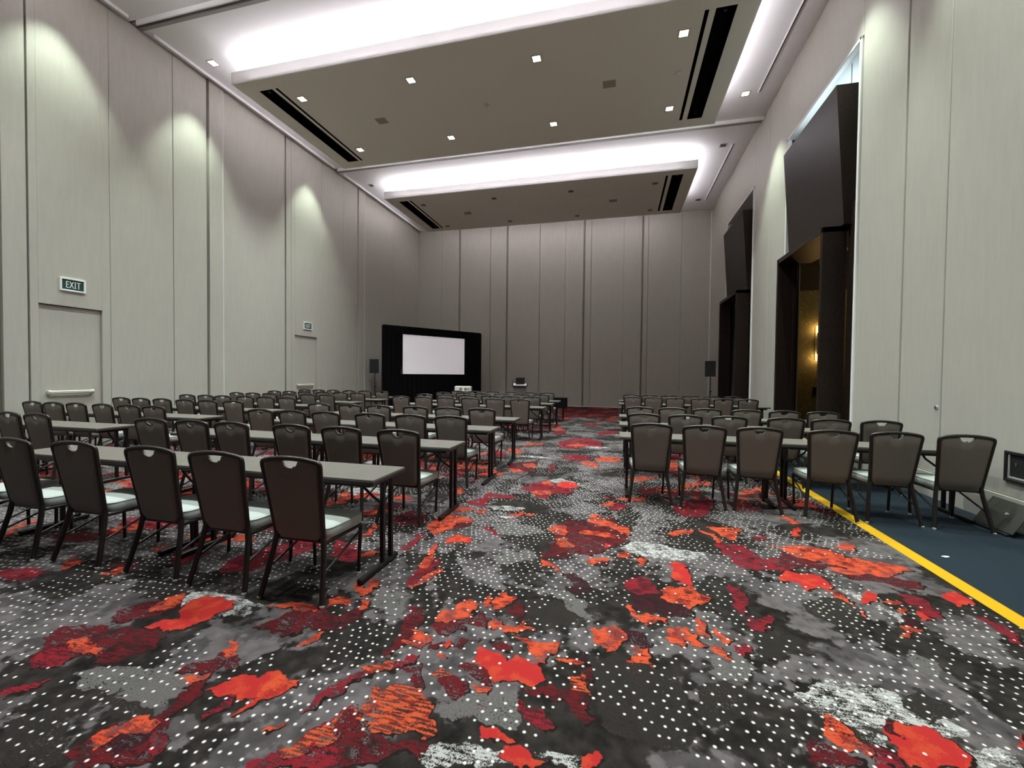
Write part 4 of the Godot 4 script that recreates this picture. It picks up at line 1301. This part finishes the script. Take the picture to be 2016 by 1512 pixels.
const SHAPES := [
	["m", [-310, 165, -315, 175, -300, 181, -283, 181, -272, 185, -258, 188, -246, 183, -241, 175, -247, 168, -247, 162, -251, 157, -257, 157, -261, 161, -273, 158, -277, 151, -286, 147, -294, 151, -297, 159]],
	["o", [-293, 168, -281, 170, -268, 167, -265, 162, -272, 160, -285, 160]],
	["c", [-293, 151, -292, 162, -280, 160, -273, 156, -273, 151, -280, 147, -287, 147]],
	["m", [-295, 187, -301, 197, -298, 207, -289, 211, -282, 223, -275, 219, -271, 209, -271, 201, -277, 192, -286, 188, -292, 185]],
	["o", [-287, 205, -288, 215, -282, 223, -276, 219, -273, 210, -274, 202, -280, 200]],
	["w", [-280, 223, -270, 230, -247, 230, -234, 227, -218, 224, -225, 219, -219, 213, -226, 210, -236, 207, -237, 218, -252, 227, -266, 223, -268, 217, -270, 209]],
	["r", [-267, 209, -269, 219, -263, 224, -253, 226, -241, 222, -235, 215, -240, 209, -237, 204, -243, 197, -243, 191, -248, 186, -256, 188, -268, 189, -266, 194, -256, 198]],
	["c", [-446, 213, -435, 221, -420, 223, -409, 218, -406, 210, -416, 204, -427, 204]],
	["o", [-410, 228, -413, 241, -405, 240, -400, 227]],
	["o", [-367, 229, -367, 243, -362, 250, -356, 243, -357, 230]],
	["m", [-211, 163, -211, 170, -205, 174, -204, 179, -202, 183, -194, 180, -185, 173, -189, 170, -196, 174, -192, 163, -186, 153, -186, 147, -187, 141, -189, 137, -192, 143, -195, 150, -197, 156, -196, 166, -205, 165]],
	["o", [-204, 182, -207, 189, -203, 188, -193, 181, -197, 179]],
	["o", [-202, 154, -204, 160, -195, 166, -192, 163, -197, 158]],
	["r", [-187, 157, -186, 162, -179, 167, -170, 172, -162, 176, -154, 171, -148, 174, -147, 170, -150, 165, -156, 158, -158, 153, -161, 147, -163, 146, -161, 153, -161, 158, -170, 158, -179, 155]],
	["o", [-162, 166, -159, 174, -154, 171, -148, 174, -149, 167, -154, 163, -159, 157, -161, 148, -161, 160]],
	["c", [-174, 150, -174, 157, -169, 158, -166, 151, -169, 148, -172, 142, -174, 143]],
	["m", [-207, 201, -206, 207, -199, 213, -197, 225, -191, 233, -176, 229, -165, 226, -159, 214, -166, 212, -175, 213, -179, 202, -183, 197, -196, 204]],
	["o", [-216, 226, -201, 234, -186, 232, -181, 226, -193, 226]],
	["o", [-178, 232, -185, 242, -179, 248, -171, 243, -166, 236, -177, 239]],
	["o", [-167, 195, -169, 203, -164, 211, -161, 210, -163, 201]],
	["m", [-206, 117, -208, 124, -207, 131, -202, 137, -196, 139, -189, 140, -180, 136, -174, 129, -174, 124, -170, 120, -197, 113]],
	["o", [-207, 123, -207, 127, -203, 134, -198, 139, -190, 138, -187, 135, -188, 130, -195, 130, -191, 127, -191, 122, -198, 124, -198, 120]],
	["p", [-197, 123, -197, 129, -188, 130, -185, 131, -181, 127, -182, 124, -189, 121]],
	["c", [-185, 131, -180, 136, -173, 128, -172, 122, -179, 126]],
	["c", [-134, 157, -133, 167, -130, 176, -125, 185, -122, 181, -127, 169, -131, 160]],
	["c", [-135, 132, -131, 136, -126, 139, -125, 146, -122, 153, -119, 160, -113, 166, -95, 140, -133, 130]],
	["s", [-128, 137, -124, 146, -121, 152, -118, 159, -112, 165, -109, 157, -113, 147, -118, 140, -125, 136]],
	["o", [-142, 145, -141, 148, -137, 151, -137, 149, -141, 144]],
	["c", [-279, 133, -273, 137, -269, 140, -264, 144, -263, 137, -271, 133, -272, 130]],
	["x", [-252, 120, -247, 124, -242, 131, -231, 131, -223, 129, -217, 122, -206, 117, -203, 112, -223, 106]],
	["x", [-235, 142, -228, 144, -212, 143, -195, 142, -190, 140, -198, 137, -210, 134]],
	["g", [-260, 150, -243, 160, -212, 163, -200, 159, -196, 143, -221, 146, -240, 143]],
	["o", [-178, 260, -178, 270, -170, 262, -172, 272, -164, 273, -162, 260, -164, 251, -167, 251]],
	["o", [-161, 240, -162, 245, -157, 247, -154, 240, -156, 237]],
	["m", [-164, 226, -163, 238, -155, 236, -153, 227, -155, 215, -157, 213]],
	["m", [-120, 221, -123, 233, -129, 248, -118, 246, -113, 238, -114, 230, -113, 219, -113, 210, -116, 201, -120, 202, -120, 212]],
	["o", [-116, 215, -112, 221, -114, 227, -107, 224, -100, 219, -103, 215, -103, 210, -109, 211]],
	["o", [-106, 235, -105, 246, -98, 256, -96, 264, -88, 263, -85, 255, -89, 246, -97, 240, -101, 236]],
	["m", [-101, 235, -89, 246, -82, 256, -76, 247, -74, 238, -81, 240, -89, 238, -93, 226, -99, 226, -107, 231]],
	["o", [-79, 268, -77, 279, -73, 281, -64, 275, -68, 266, -75, 255]],
	["m", [-66, 258, -65, 267, -60, 271, -54, 259, -58, 253]],
	["o", [-85, 265, -85, 271, -81, 272, -78, 262, -82, 261]],
	["o", [-74, 244, -72, 249, -67, 248, -66, 242, -56, 245, -52, 253, -53, 246, -46, 246, -47, 243, -55, 239, -62, 236, -66, 241, -72, 240]],
	["r", [-93, 216, -90, 224, -87, 218, -88, 214]],
	["m", [-86, 218, -86, 224, -81, 227, -80, 221, -84, 217]],
	["m", [-100, 216, -94, 219, -93, 213, -98, 211]],
	["m", [-90, 232, -86, 236, -84, 236, -86, 232]],
	["m", [-80, 226, -76, 228, -74, 225, -77, 223]],
	["o", [-57, 233, -53, 235, -47, 234, -33, 236, -29, 232, -32, 225, -36, 222, -36, 217, -39, 216, -42, 221, -45, 226, -50, 230]],
	["m", [-68, 225, -63, 229, -55, 225, -53, 220, -59, 219]],
	["r", [-73, 214, -71, 220, -65, 219, -58, 217, -56, 213, -49, 217, -39, 216, -35, 209, -34, 204, -36, 200, -44, 199, -55, 198, -60, 200, -65, 205, -72, 209]],
	["m", [-77, 202, -73, 207, -65, 205, -60, 200, -57, 196, -63, 196, -71, 197]],
	["s", [-88, 196, -86, 199, -81, 199, -77, 196, -82, 193]],
	["m", [-84, 192, -77, 196, -70, 194, -67, 188, -69, 182, -75, 184, -80, 186]],
	["o", [-67, 191, -62, 195, -58, 194, -58, 189, -62, 187]],
	["o", [-92, 208, -91, 211, -88, 209, -89, 206]],
	["m", [-45, 197, -37, 197, -28, 202, -22, 201, -16, 200, -11, 195, -9, 187, -12, 182, -16, 184, -19, 193, -27, 193, -35, 193]],
	["s", [-24, 208, -19, 212, -17, 216, -14, 212, -13, 205, -11, 197, -16, 200, -20, 201]],
	["o", [-29, 221, -23, 224, -16, 223, -17, 220, -26, 218]],
	["p", [-20, 225, -17, 231, -13, 229, -14, 223]],
	["m", [-16, 215, -9, 219, -8, 217, -13, 208]],
	["o", [-13, 248, -14, 252, -6, 257, 1, 260, 6, 256, 6, 248, 2, 242, 1, 235, -4, 234, -10, 239]],
	["p", [6, 258, 16, 257, 19, 246, 11, 243, 6, 246]],
	["o", [8, 241, 18, 244, 20, 236, 19, 228, 16, 230, 12, 228, 10, 235]],
	["r", [7, 232, 10, 232, 13, 223, 10, 220, 7, 224]],
	["o", [-59, 341, -49, 333, -41, 323, -43, 321, -54, 332]],
	["p", [-41, 320, -31, 321, -24, 313, -18, 304, -14, 292, -22, 295, -24, 290, -29, 292, -32, 308]],
	["c", [6, 318, 12, 325, 21, 331, 28, 319, 29, 308, 13, 302, 7, 308]],
	["p", [12, 302, 29, 306, 35, 294, 47, 291, 46, 282, 34, 281, 18, 283, 10, 287]],
	["o", [30, 312, 38, 319, 52, 323, 63, 308, 47, 291, 38, 297, 31, 300]],
	["o", [7, 289, 12, 288, 12, 277, 23, 278, 32, 279, 31, 272, 21, 270, 18, 265, 11, 275, 8, 280]],
	["o", [30, 265, 36, 268, 43, 263, 46, 255, 37, 256, 38, 250, 33, 250, 29, 257]],
	["r", [44, 359, 51, 364, 55, 343, 53, 326, 42, 331]],
	["o", [-25, 346, -15, 353, -3, 354, -7, 345, -15, 336]],
	["m", [-116, 157, -115, 162, -110, 165, -109, 160, -98, 155, -93, 155, -84, 153, -75, 160, -72, 157, -72, 150, -78, 151, -85, 147, -92, 140, -102, 138]],
	["s", [-111, 171, -111, 176, -107, 179, -105, 182, -95, 183, -88, 181, -82, 178, -76, 169, -72, 162, -75, 160, -80, 160, -85, 158, -91, 158, -96, 156, -105, 159, -109, 160]],
	["c", [-129, 174, -127, 182, -123, 188, -114, 195, -104, 206, -99, 207, -101, 201, -110, 190, -121, 185, -125, 176, -126, 170]],
	["s", [-126, 189, -120, 193, -113, 197, -110, 190, -118, 187]],
	["m", [-104, 195, -98, 199, -92, 190, -88, 182, -95, 183, -97, 190]],
	["o", [-143, 272, -139, 284, -135, 300, -131, 304, -127, 299, -132, 286, -136, 272]],
	["c", [-148, 279, -147, 297, -143, 317, -139, 319, -135, 306, -139, 290, -140, 273]],
	["r", [-61, 177, -59, 181, -56, 180, -54, 177, -57, 174]],
	["c", [-47, 190, -41, 189, -34, 186, -26, 182, -24, 177, -28, 174, -36, 177, -40, 183]],
	["w", [-72, 157, -61, 161, -51, 161, -45, 162, -45, 158, -37, 155, -68, 147, -72, 149]],
	["w", [-31, 165, -19, 167, -10, 167, -11, 162, -23, 159, -25, 163]],
	["r", [-56, 168, -55, 171, -52, 171, -46, 171, -38, 168, -38, 166, -44, 165, -49, 165, -53, 165]],
	["r", [-45, 159, -43, 163, -34, 165, -31, 162, -25, 161, -23, 159, -36, 155]],
	["r", [-11, 164, -9, 168, -6, 169, -5, 167, -7, 163, -11, 162]],
	["g", [-77, 176, -70, 184, -47, 192, -40, 183, -39, 173, -53, 173, -63, 173, -72, 169]],
	["x", [-78, 307, -63, 314, -47, 304, -49, 298, -63, 297]],
	["x", [-56, 274, -37, 281, -30, 270, -16, 262, -16, 252, -26, 253, -47, 253, -55, 261]],
	["g", [-53, 292, -34, 294, -19, 284, -17, 265, -29, 270, -36, 282]],
	["g", [-155, 256, -146, 260, -136, 257, -130, 243, -131, 235, -153, 243]],
	["x", [-13, 227, 2, 231, 28, 227, 35, 209, 30, 179, 9, 178, -6, 183, -8, 204]],
	["r", [42, 358, 50, 364, 53, 352, 52, 325, 47, 327, 42, 334]],
	["c", [76, 332, 81, 335, 87, 322, 85, 306, 80, 292, 76, 295, 77, 315]],
	["c", [74, 282, 83, 290, 96, 298, 96, 294, 89, 282, 86, 276, 79, 276]],
	["o", [31, 267, 37, 269, 42, 266, 46, 262, 49, 254, 46, 250, 41, 251, 41, 259, 36, 259, 38, 250, 32, 252, 30, 256]],
	["o", [56, 270, 60, 273, 65, 262, 60, 259, 56, 263]],
	["o", [48, 283, 52, 284, 53, 271, 51, 263, 47, 264]],
	["c", [64, 255, 68, 261, 74, 261, 73, 255, 68, 249, 63, 250]],
	["o", [50, 255, 56, 255, 62, 246, 58, 245, 53, 248]],
	["c", [90, 382, 141, 396, 139, 378, 123, 365, 115, 369, 96, 363]],
	["r", [121, 361, 131, 370, 138, 366, 151, 367, 151, 350, 147, 344, 142, 347, 132, 338, 129, 346, 124, 353, 117, 351]],
	["o", [141, 345, 149, 344, 153, 335, 155, 318, 153, 309, 150, 310, 150, 325, 146, 336]],
	["m", [159, 378, 186, 378, 203, 378, 219, 376, 213, 364, 199, 360, 190, 368, 167, 368]],
	["o", [150, 398, 196, 411, 209, 408, 226, 402, 224, 395, 209, 388, 201, 377, 187, 379, 170, 375, 161, 388]],
	["w", [154, 348, 166, 344, 160, 333, 165, 329, 178, 324, 169, 306, 170, 318, 165, 327, 156, 341]],
	["r", [164, 339, 172, 349, 177, 349, 174, 341, 164, 329, 159, 329]],
	["c", [192, 351, 201, 351, 205, 345, 201, 328, 198, 319, 192, 322, 193, 332, 190, 343]],
	["o", [174, 336, 186, 340, 186, 336, 177, 333]],
	["o", [180, 329, 184, 330, 181, 320, 177, 320]],
	["r", [188, 328, 192, 326, 191, 317, 186, 316]],
	["p", [175, 317, 182, 317, 182, 311, 169, 304]],
	["o", [168, 303, 177, 307, 178, 302, 171, 300, 166, 292, 163, 293]],
	["r", [220, 358, 234, 365, 234, 353, 233, 347, 221, 342, 217, 350]],
	["c", [220, 333, 226, 329, 229, 324, 229, 308, 222, 297, 222, 311, 220, 323]],
	["x", [120, 319, 136, 332, 149, 334, 153, 324, 153, 311, 140, 298, 129, 297, 120, 306]],
	["w", [82, 225, 97, 239, 108, 242, 120, 240, 131, 240, 129, 231, 133, 225, 143, 224, 147, 221, 145, 217, 138, 215, 131, 216, 125, 218, 123, 219, 116, 219, 109, 209, 107, 200, 109, 198, 105, 202, 98, 211, 91, 214, 87, 220]],
	["w", [138, 209, 152, 215, 158, 211, 154, 205, 137, 200]],
	["m", [78, 201, 81, 203, 84, 198, 89, 196, 93, 195, 94, 191, 92, 189, 73, 184, 73, 188, 76, 191, 77, 195]],
	["o", [90, 214, 95, 215, 98, 209, 100, 204, 100, 196, 97, 193, 95, 197, 90, 198, 87, 205]],
	["c", [100, 204, 104, 200, 109, 198, 108, 193, 99, 190, 100, 196]],
	["r", [113, 216, 116, 219, 119, 216, 123, 219, 124, 217, 128, 219, 131, 216, 136, 214, 137, 211, 137, 206, 136, 200, 113, 194, 109, 198, 112, 204, 109, 206]],
	["p", [113, 216, 116, 219, 119, 216, 116, 210, 112, 210]],
	["r", [161, 220, 169, 225, 164, 219, 160, 218]],
	["x", [79, 274, 98, 278, 105, 273, 94, 258, 82, 250, 73, 246]],
	["x", [170, 295, 177, 287, 173, 278, 163, 277, 163, 286]],
	["x", [143, 245, 148, 240, 153, 235, 157, 231, 144, 225, 136, 223, 128, 228, 129, 234]],
	["x", [40, 222, 53, 227, 61, 221, 55, 204, 45, 197, 37, 190, 36, 203]],
	["g", [50, 241, 67, 248, 71, 238, 60, 228, 48, 227]],
	["g", [156, 278, 163, 274, 168, 270, 158, 256, 152, 259, 151, 268]],
	["m", [-64, 410, -58, 424, -49, 424, -49, 437, -42, 440, -17, 439, -7, 460, -4, 461, 8, 424, 11, 398, 0, 384, -12, 366, -22, 356, -34, 362, -42, 346, -53, 345, -60, 341, -56, 369, -53, 383, -56, 396]],
	["o", [-64, 407, -59, 421, -51, 423, -44, 406, -48, 397, -55, 397]],
	["o", [-36, 414, -22, 415, -7, 415, 3, 407, -4, 402, -19, 405, -33, 404]],
	["o", [-29, 443, -22, 456, -7, 449, 5, 436, 13, 431, 13, 414, 11, 409, 2, 419, -6, 429, -17, 429]],
	["o", [-28, 462, -23, 467, -16, 465, -22, 456, -27, 453]],
	["s", [-54, 388, -45, 391, -35, 374, -41, 368, -52, 372]],
	["r", [-12, 381, -8, 389, -3, 386, -8, 377]],
	["c", [-124, 544, -112, 578, -100, 595, -80, 575, -60, 563, -54, 547, -63, 536, -80, 534, -83, 503, -96, 514, -110, 537]],
	["o", [-102, 588, -93, 597, -83, 574, -95, 571]],
	["w", [-96, 596, -82, 614, -64, 605, -50, 590, -36, 582, -51, 577, -62, 599, -81, 587]],
	["r", [-79, 581, -73, 596, -57, 598, -50, 577, -54, 567, -71, 565, -79, 572]],
	["o", [-107, 532, -99, 543, -84, 544, -79, 532, -90, 523, -101, 525]],
	["o", [-113, 434, -107, 445, -98, 452, -96, 447, -101, 437]],
	["o", [-96, 445, -85, 450, -83, 446, -92, 440]],
	["w", [-125, 431, -113, 434, -99, 436, -107, 428, -123, 428]],
	["w", [-143, 462, -127, 467, -109, 468, -97, 463, -113, 452, -134, 452]],
	["c", [-160, 490, -157, 515, -141, 511, -119, 507, -124, 496, -141, 496, -148, 489, -146, 461, -148, 452, -172, 468]],
	["o", [-180, 439, -172, 454, -154, 450, -153, 442, -163, 436, -174, 432]],
	["o", [-149, 439, -144, 451, -136, 439, -142, 436]],
	["o", [-173, 417, -170, 424, -151, 419, -142, 411, -143, 404, -163, 409, -168, 404]],
	["m", [-168, 404, -160, 408, -141, 405, -142, 394, -151, 379, -156, 375]],
	["c", [-124, 393, -123, 403, -110, 387, -103, 379, -112, 381]],
	["r", [-150, 361, -145, 371, -134, 369, -126, 360, -131, 356, -146, 350]],
	["o", [-17, 534, -8, 539, -8, 532, -16, 527]],
	["o", [0, 537, 16, 543, 36, 547, 31, 533, 10, 529]],
	["p", [-16, 542, -9, 549, 1, 527, -6, 525]],
	["o", [-20, 502, -7, 517, 1, 517, -2, 503, -11, 498]],
	["c", [-10, 496, -1, 514, 15, 507, 8, 493, -4, 485]],
	["m", [-174, 694, -161, 708, -144, 723, -134, 731, -131, 697, -135, 660, -114, 642, -135, 640, -158, 645, -176, 657]],
	["o", [-156, 695, -137, 705, -125, 681, -142, 671]],
	["o", [-172, 658, -149, 656, -138, 639, -153, 634]],
	["o", [-196, 626, -190, 640, -183, 642, -178, 619, -191, 615]],
	["o", [-178, 619, -169, 626, -165, 611, -175, 608]],
	["c", [-106, 661, -106, 705, -102, 716, -97, 672, -100, 654]],
	["o", [-59, 739, -41, 749, -30, 719, -30, 696, -46, 714, -58, 724]],
	["o", [-42, 780, -25, 802, 4, 800, 7, 769, -12, 758, -31, 757]],
	["c", [-100, 779, -82, 808, -54, 805, -43, 764, -66, 747, -95, 759]],
	["w", [-176, 762, -159, 773, -134, 769, -112, 759, -141, 750]],
	["o", [-214, 832, -202, 843, -174, 804, -189, 787, -204, 795]],
	["c", [-250, 794, -232, 813, -208, 794, -200, 748, -228, 740]],
	["c", [-128, 951, -104, 1013, -70, 1034, -36, 981, -31, 904, -57, 910, -89, 871, -118, 876]],
	["o", [-107, 909, -84, 941, -58, 925, -84, 894]],
	["w", [-69, 907, -45, 914, -12, 910, -44, 885]],
	["o", [-202, 895, -184, 917, -155, 926, -158, 901, -187, 884]],
	["o", [-184, 1177, -160, 1212, -138, 1166, -164, 1145]],
	["c", [-166, 1120, -135, 1167, -134, 1085, -155, 1067]],
	["c", [-60, 1132, -29, 1178, 1, 1201, -4, 1128, -43, 1093]],
	["c", [-110, 1302, -69, 1365, -49, 1323, -80, 1267]],
	["m", [-254, 1996, -5, 2059, 1, 1558, -201, 1486]],
	["o", [-25, 348, -18, 354, -7, 357, -3, 355, -8, 349, -19, 344]],
	["p", [-19, 339, -13, 347, -5, 349, -8, 340, -15, 336]],
	["w", [6, 383, 12, 398, 20, 392, 38, 397, 36, 372, 20, 368, 11, 372]],
	["o", [16, 358, 22, 365, 25, 362, 20, 350]],
	["o", [0, 367, 8, 374, 13, 368, 9, 362, 2, 360]],
	["o", [-58, 339, -53, 332, -44, 326, -46, 325, -55, 329]],
	["x", [-86, 488, -63, 499, -46, 495, -53, 479, -73, 472, -86, 474]],
	["x", [-95, 366, -86, 374, -58, 379, -59, 370, -76, 366]],
	["g", [-127, 409, -103, 412, -79, 412, -64, 400, -81, 387, -101, 381]],
	["g", [-99, 335, -74, 356, -62, 345, -74, 328, -90, 320]],
	["o", [46, 428, 56, 439, 73, 446, 74, 437, 64, 431, 50, 422]],
	["o", [78, 445, 91, 440, 93, 418, 90, 416, 87, 432, 78, 440]],
	["o", [85, 458, 98, 460, 119, 462, 118, 453, 108, 438, 109, 426, 99, 426, 96, 442, 89, 452]],
	["c", [85, 416, 96, 416, 109, 417, 114, 404, 117, 382, 105, 371, 94, 373, 89, 392]],
	["c", [124, 443, 138, 445, 134, 436, 124, 433]],
	["m", [138, 411, 147, 400, 166, 393, 181, 389, 123, 374]],
	["o", [128, 418, 143, 423, 162, 430, 175, 427, 186, 419, 185, 398, 175, 393, 166, 402, 150, 398, 144, 407, 139, 417]],
	["r", [166, 468, 176, 482, 178, 475, 165, 451, 162, 453]],
	["o", [188, 433, 201, 449, 208, 441, 201, 428, 190, 428]],
	["c", [61, 513, 84, 550, 116, 570, 110, 536, 92, 490, 74, 483, 63, 495]],
	["c", [117, 559, 141, 556, 160, 531, 154, 523, 135, 529]],
	["o", [-1, 531, 13, 546, 35, 547, 30, 529, 9, 526]],
	["m", [27, 593, 61, 610, 64, 579, 30, 557]],
	["o", [168, 511, 179, 517, 184, 495, 177, 490]],
	["o", [86, 632, 112, 650, 124, 643, 101, 622]],
	["o", [9, 631, 33, 662, 57, 661, 35, 631]],
	["w", [5, 388, 19, 401, 35, 399, 50, 392, 70, 389, 73, 379, 51, 368, 30, 367]],
	["o", [-210, 299, -208, 307, -199, 315, -191, 321, -190, 317, -199, 307]],
	["c", [-177, 326, -180, 345, -180, 365, -172, 363, -170, 342, -172, 328]],
	["o", [-153, 353, -146, 367, -142, 373, -132, 368, -126, 360, -135, 355]],
	["m", [-225, 384, -227, 408, -214, 425, -193, 413, -186, 384, -204, 379]],
	["o", [-180, 382, -182, 404, -175, 421, -161, 422, -144, 415, -142, 408, -155, 400, -155, 385, -161, 373, -165, 362]],
	["o", [-149, 304, -153, 327, -156, 352, -150, 342, -144, 317, -141, 301, -145, 300]],
	["o", [-227, 345, -231, 364, -234, 381, -227, 372, -221, 350]],
	["o", [-268, 465, -250, 473, -234, 461, -246, 455, -260, 454]],
	["o", [-328, 442, -303, 452, -297, 443, -317, 432]],
	["m", [-270, 427, -248, 444, -229, 439, -234, 419, -256, 413]],
	["o", [-207, 519, -197, 525, -188, 505, -192, 498]],
	["c", [-265, 657, -256, 670, -228, 628, -227, 593, -241, 598]],
	["o", [-540, 260, -552, 274, -541, 270, -529, 257]],
	["m", [-499, 272, -474, 285, -452, 285, -449, 270, -472, 261]],
	["o", [-414, 231, -423, 243, -412, 243, -403, 232]],
	["m", [-381, 242, -373, 249, -361, 250, -356, 242, -373, 237]],
	["o", [-671, 431, -683, 458, -651, 452, -597, 418, -623, 410]],
	["o", [-737, 644, -760, 681, -706, 640, -704, 620]],
	["c", [-342, 258, -354, 274, -357, 290, -357, 299, -327, 277, -326, 262, -326, 250]],
	["o", [-342, 310, -335, 318, -319, 316, -312, 309, -328, 304]],
]
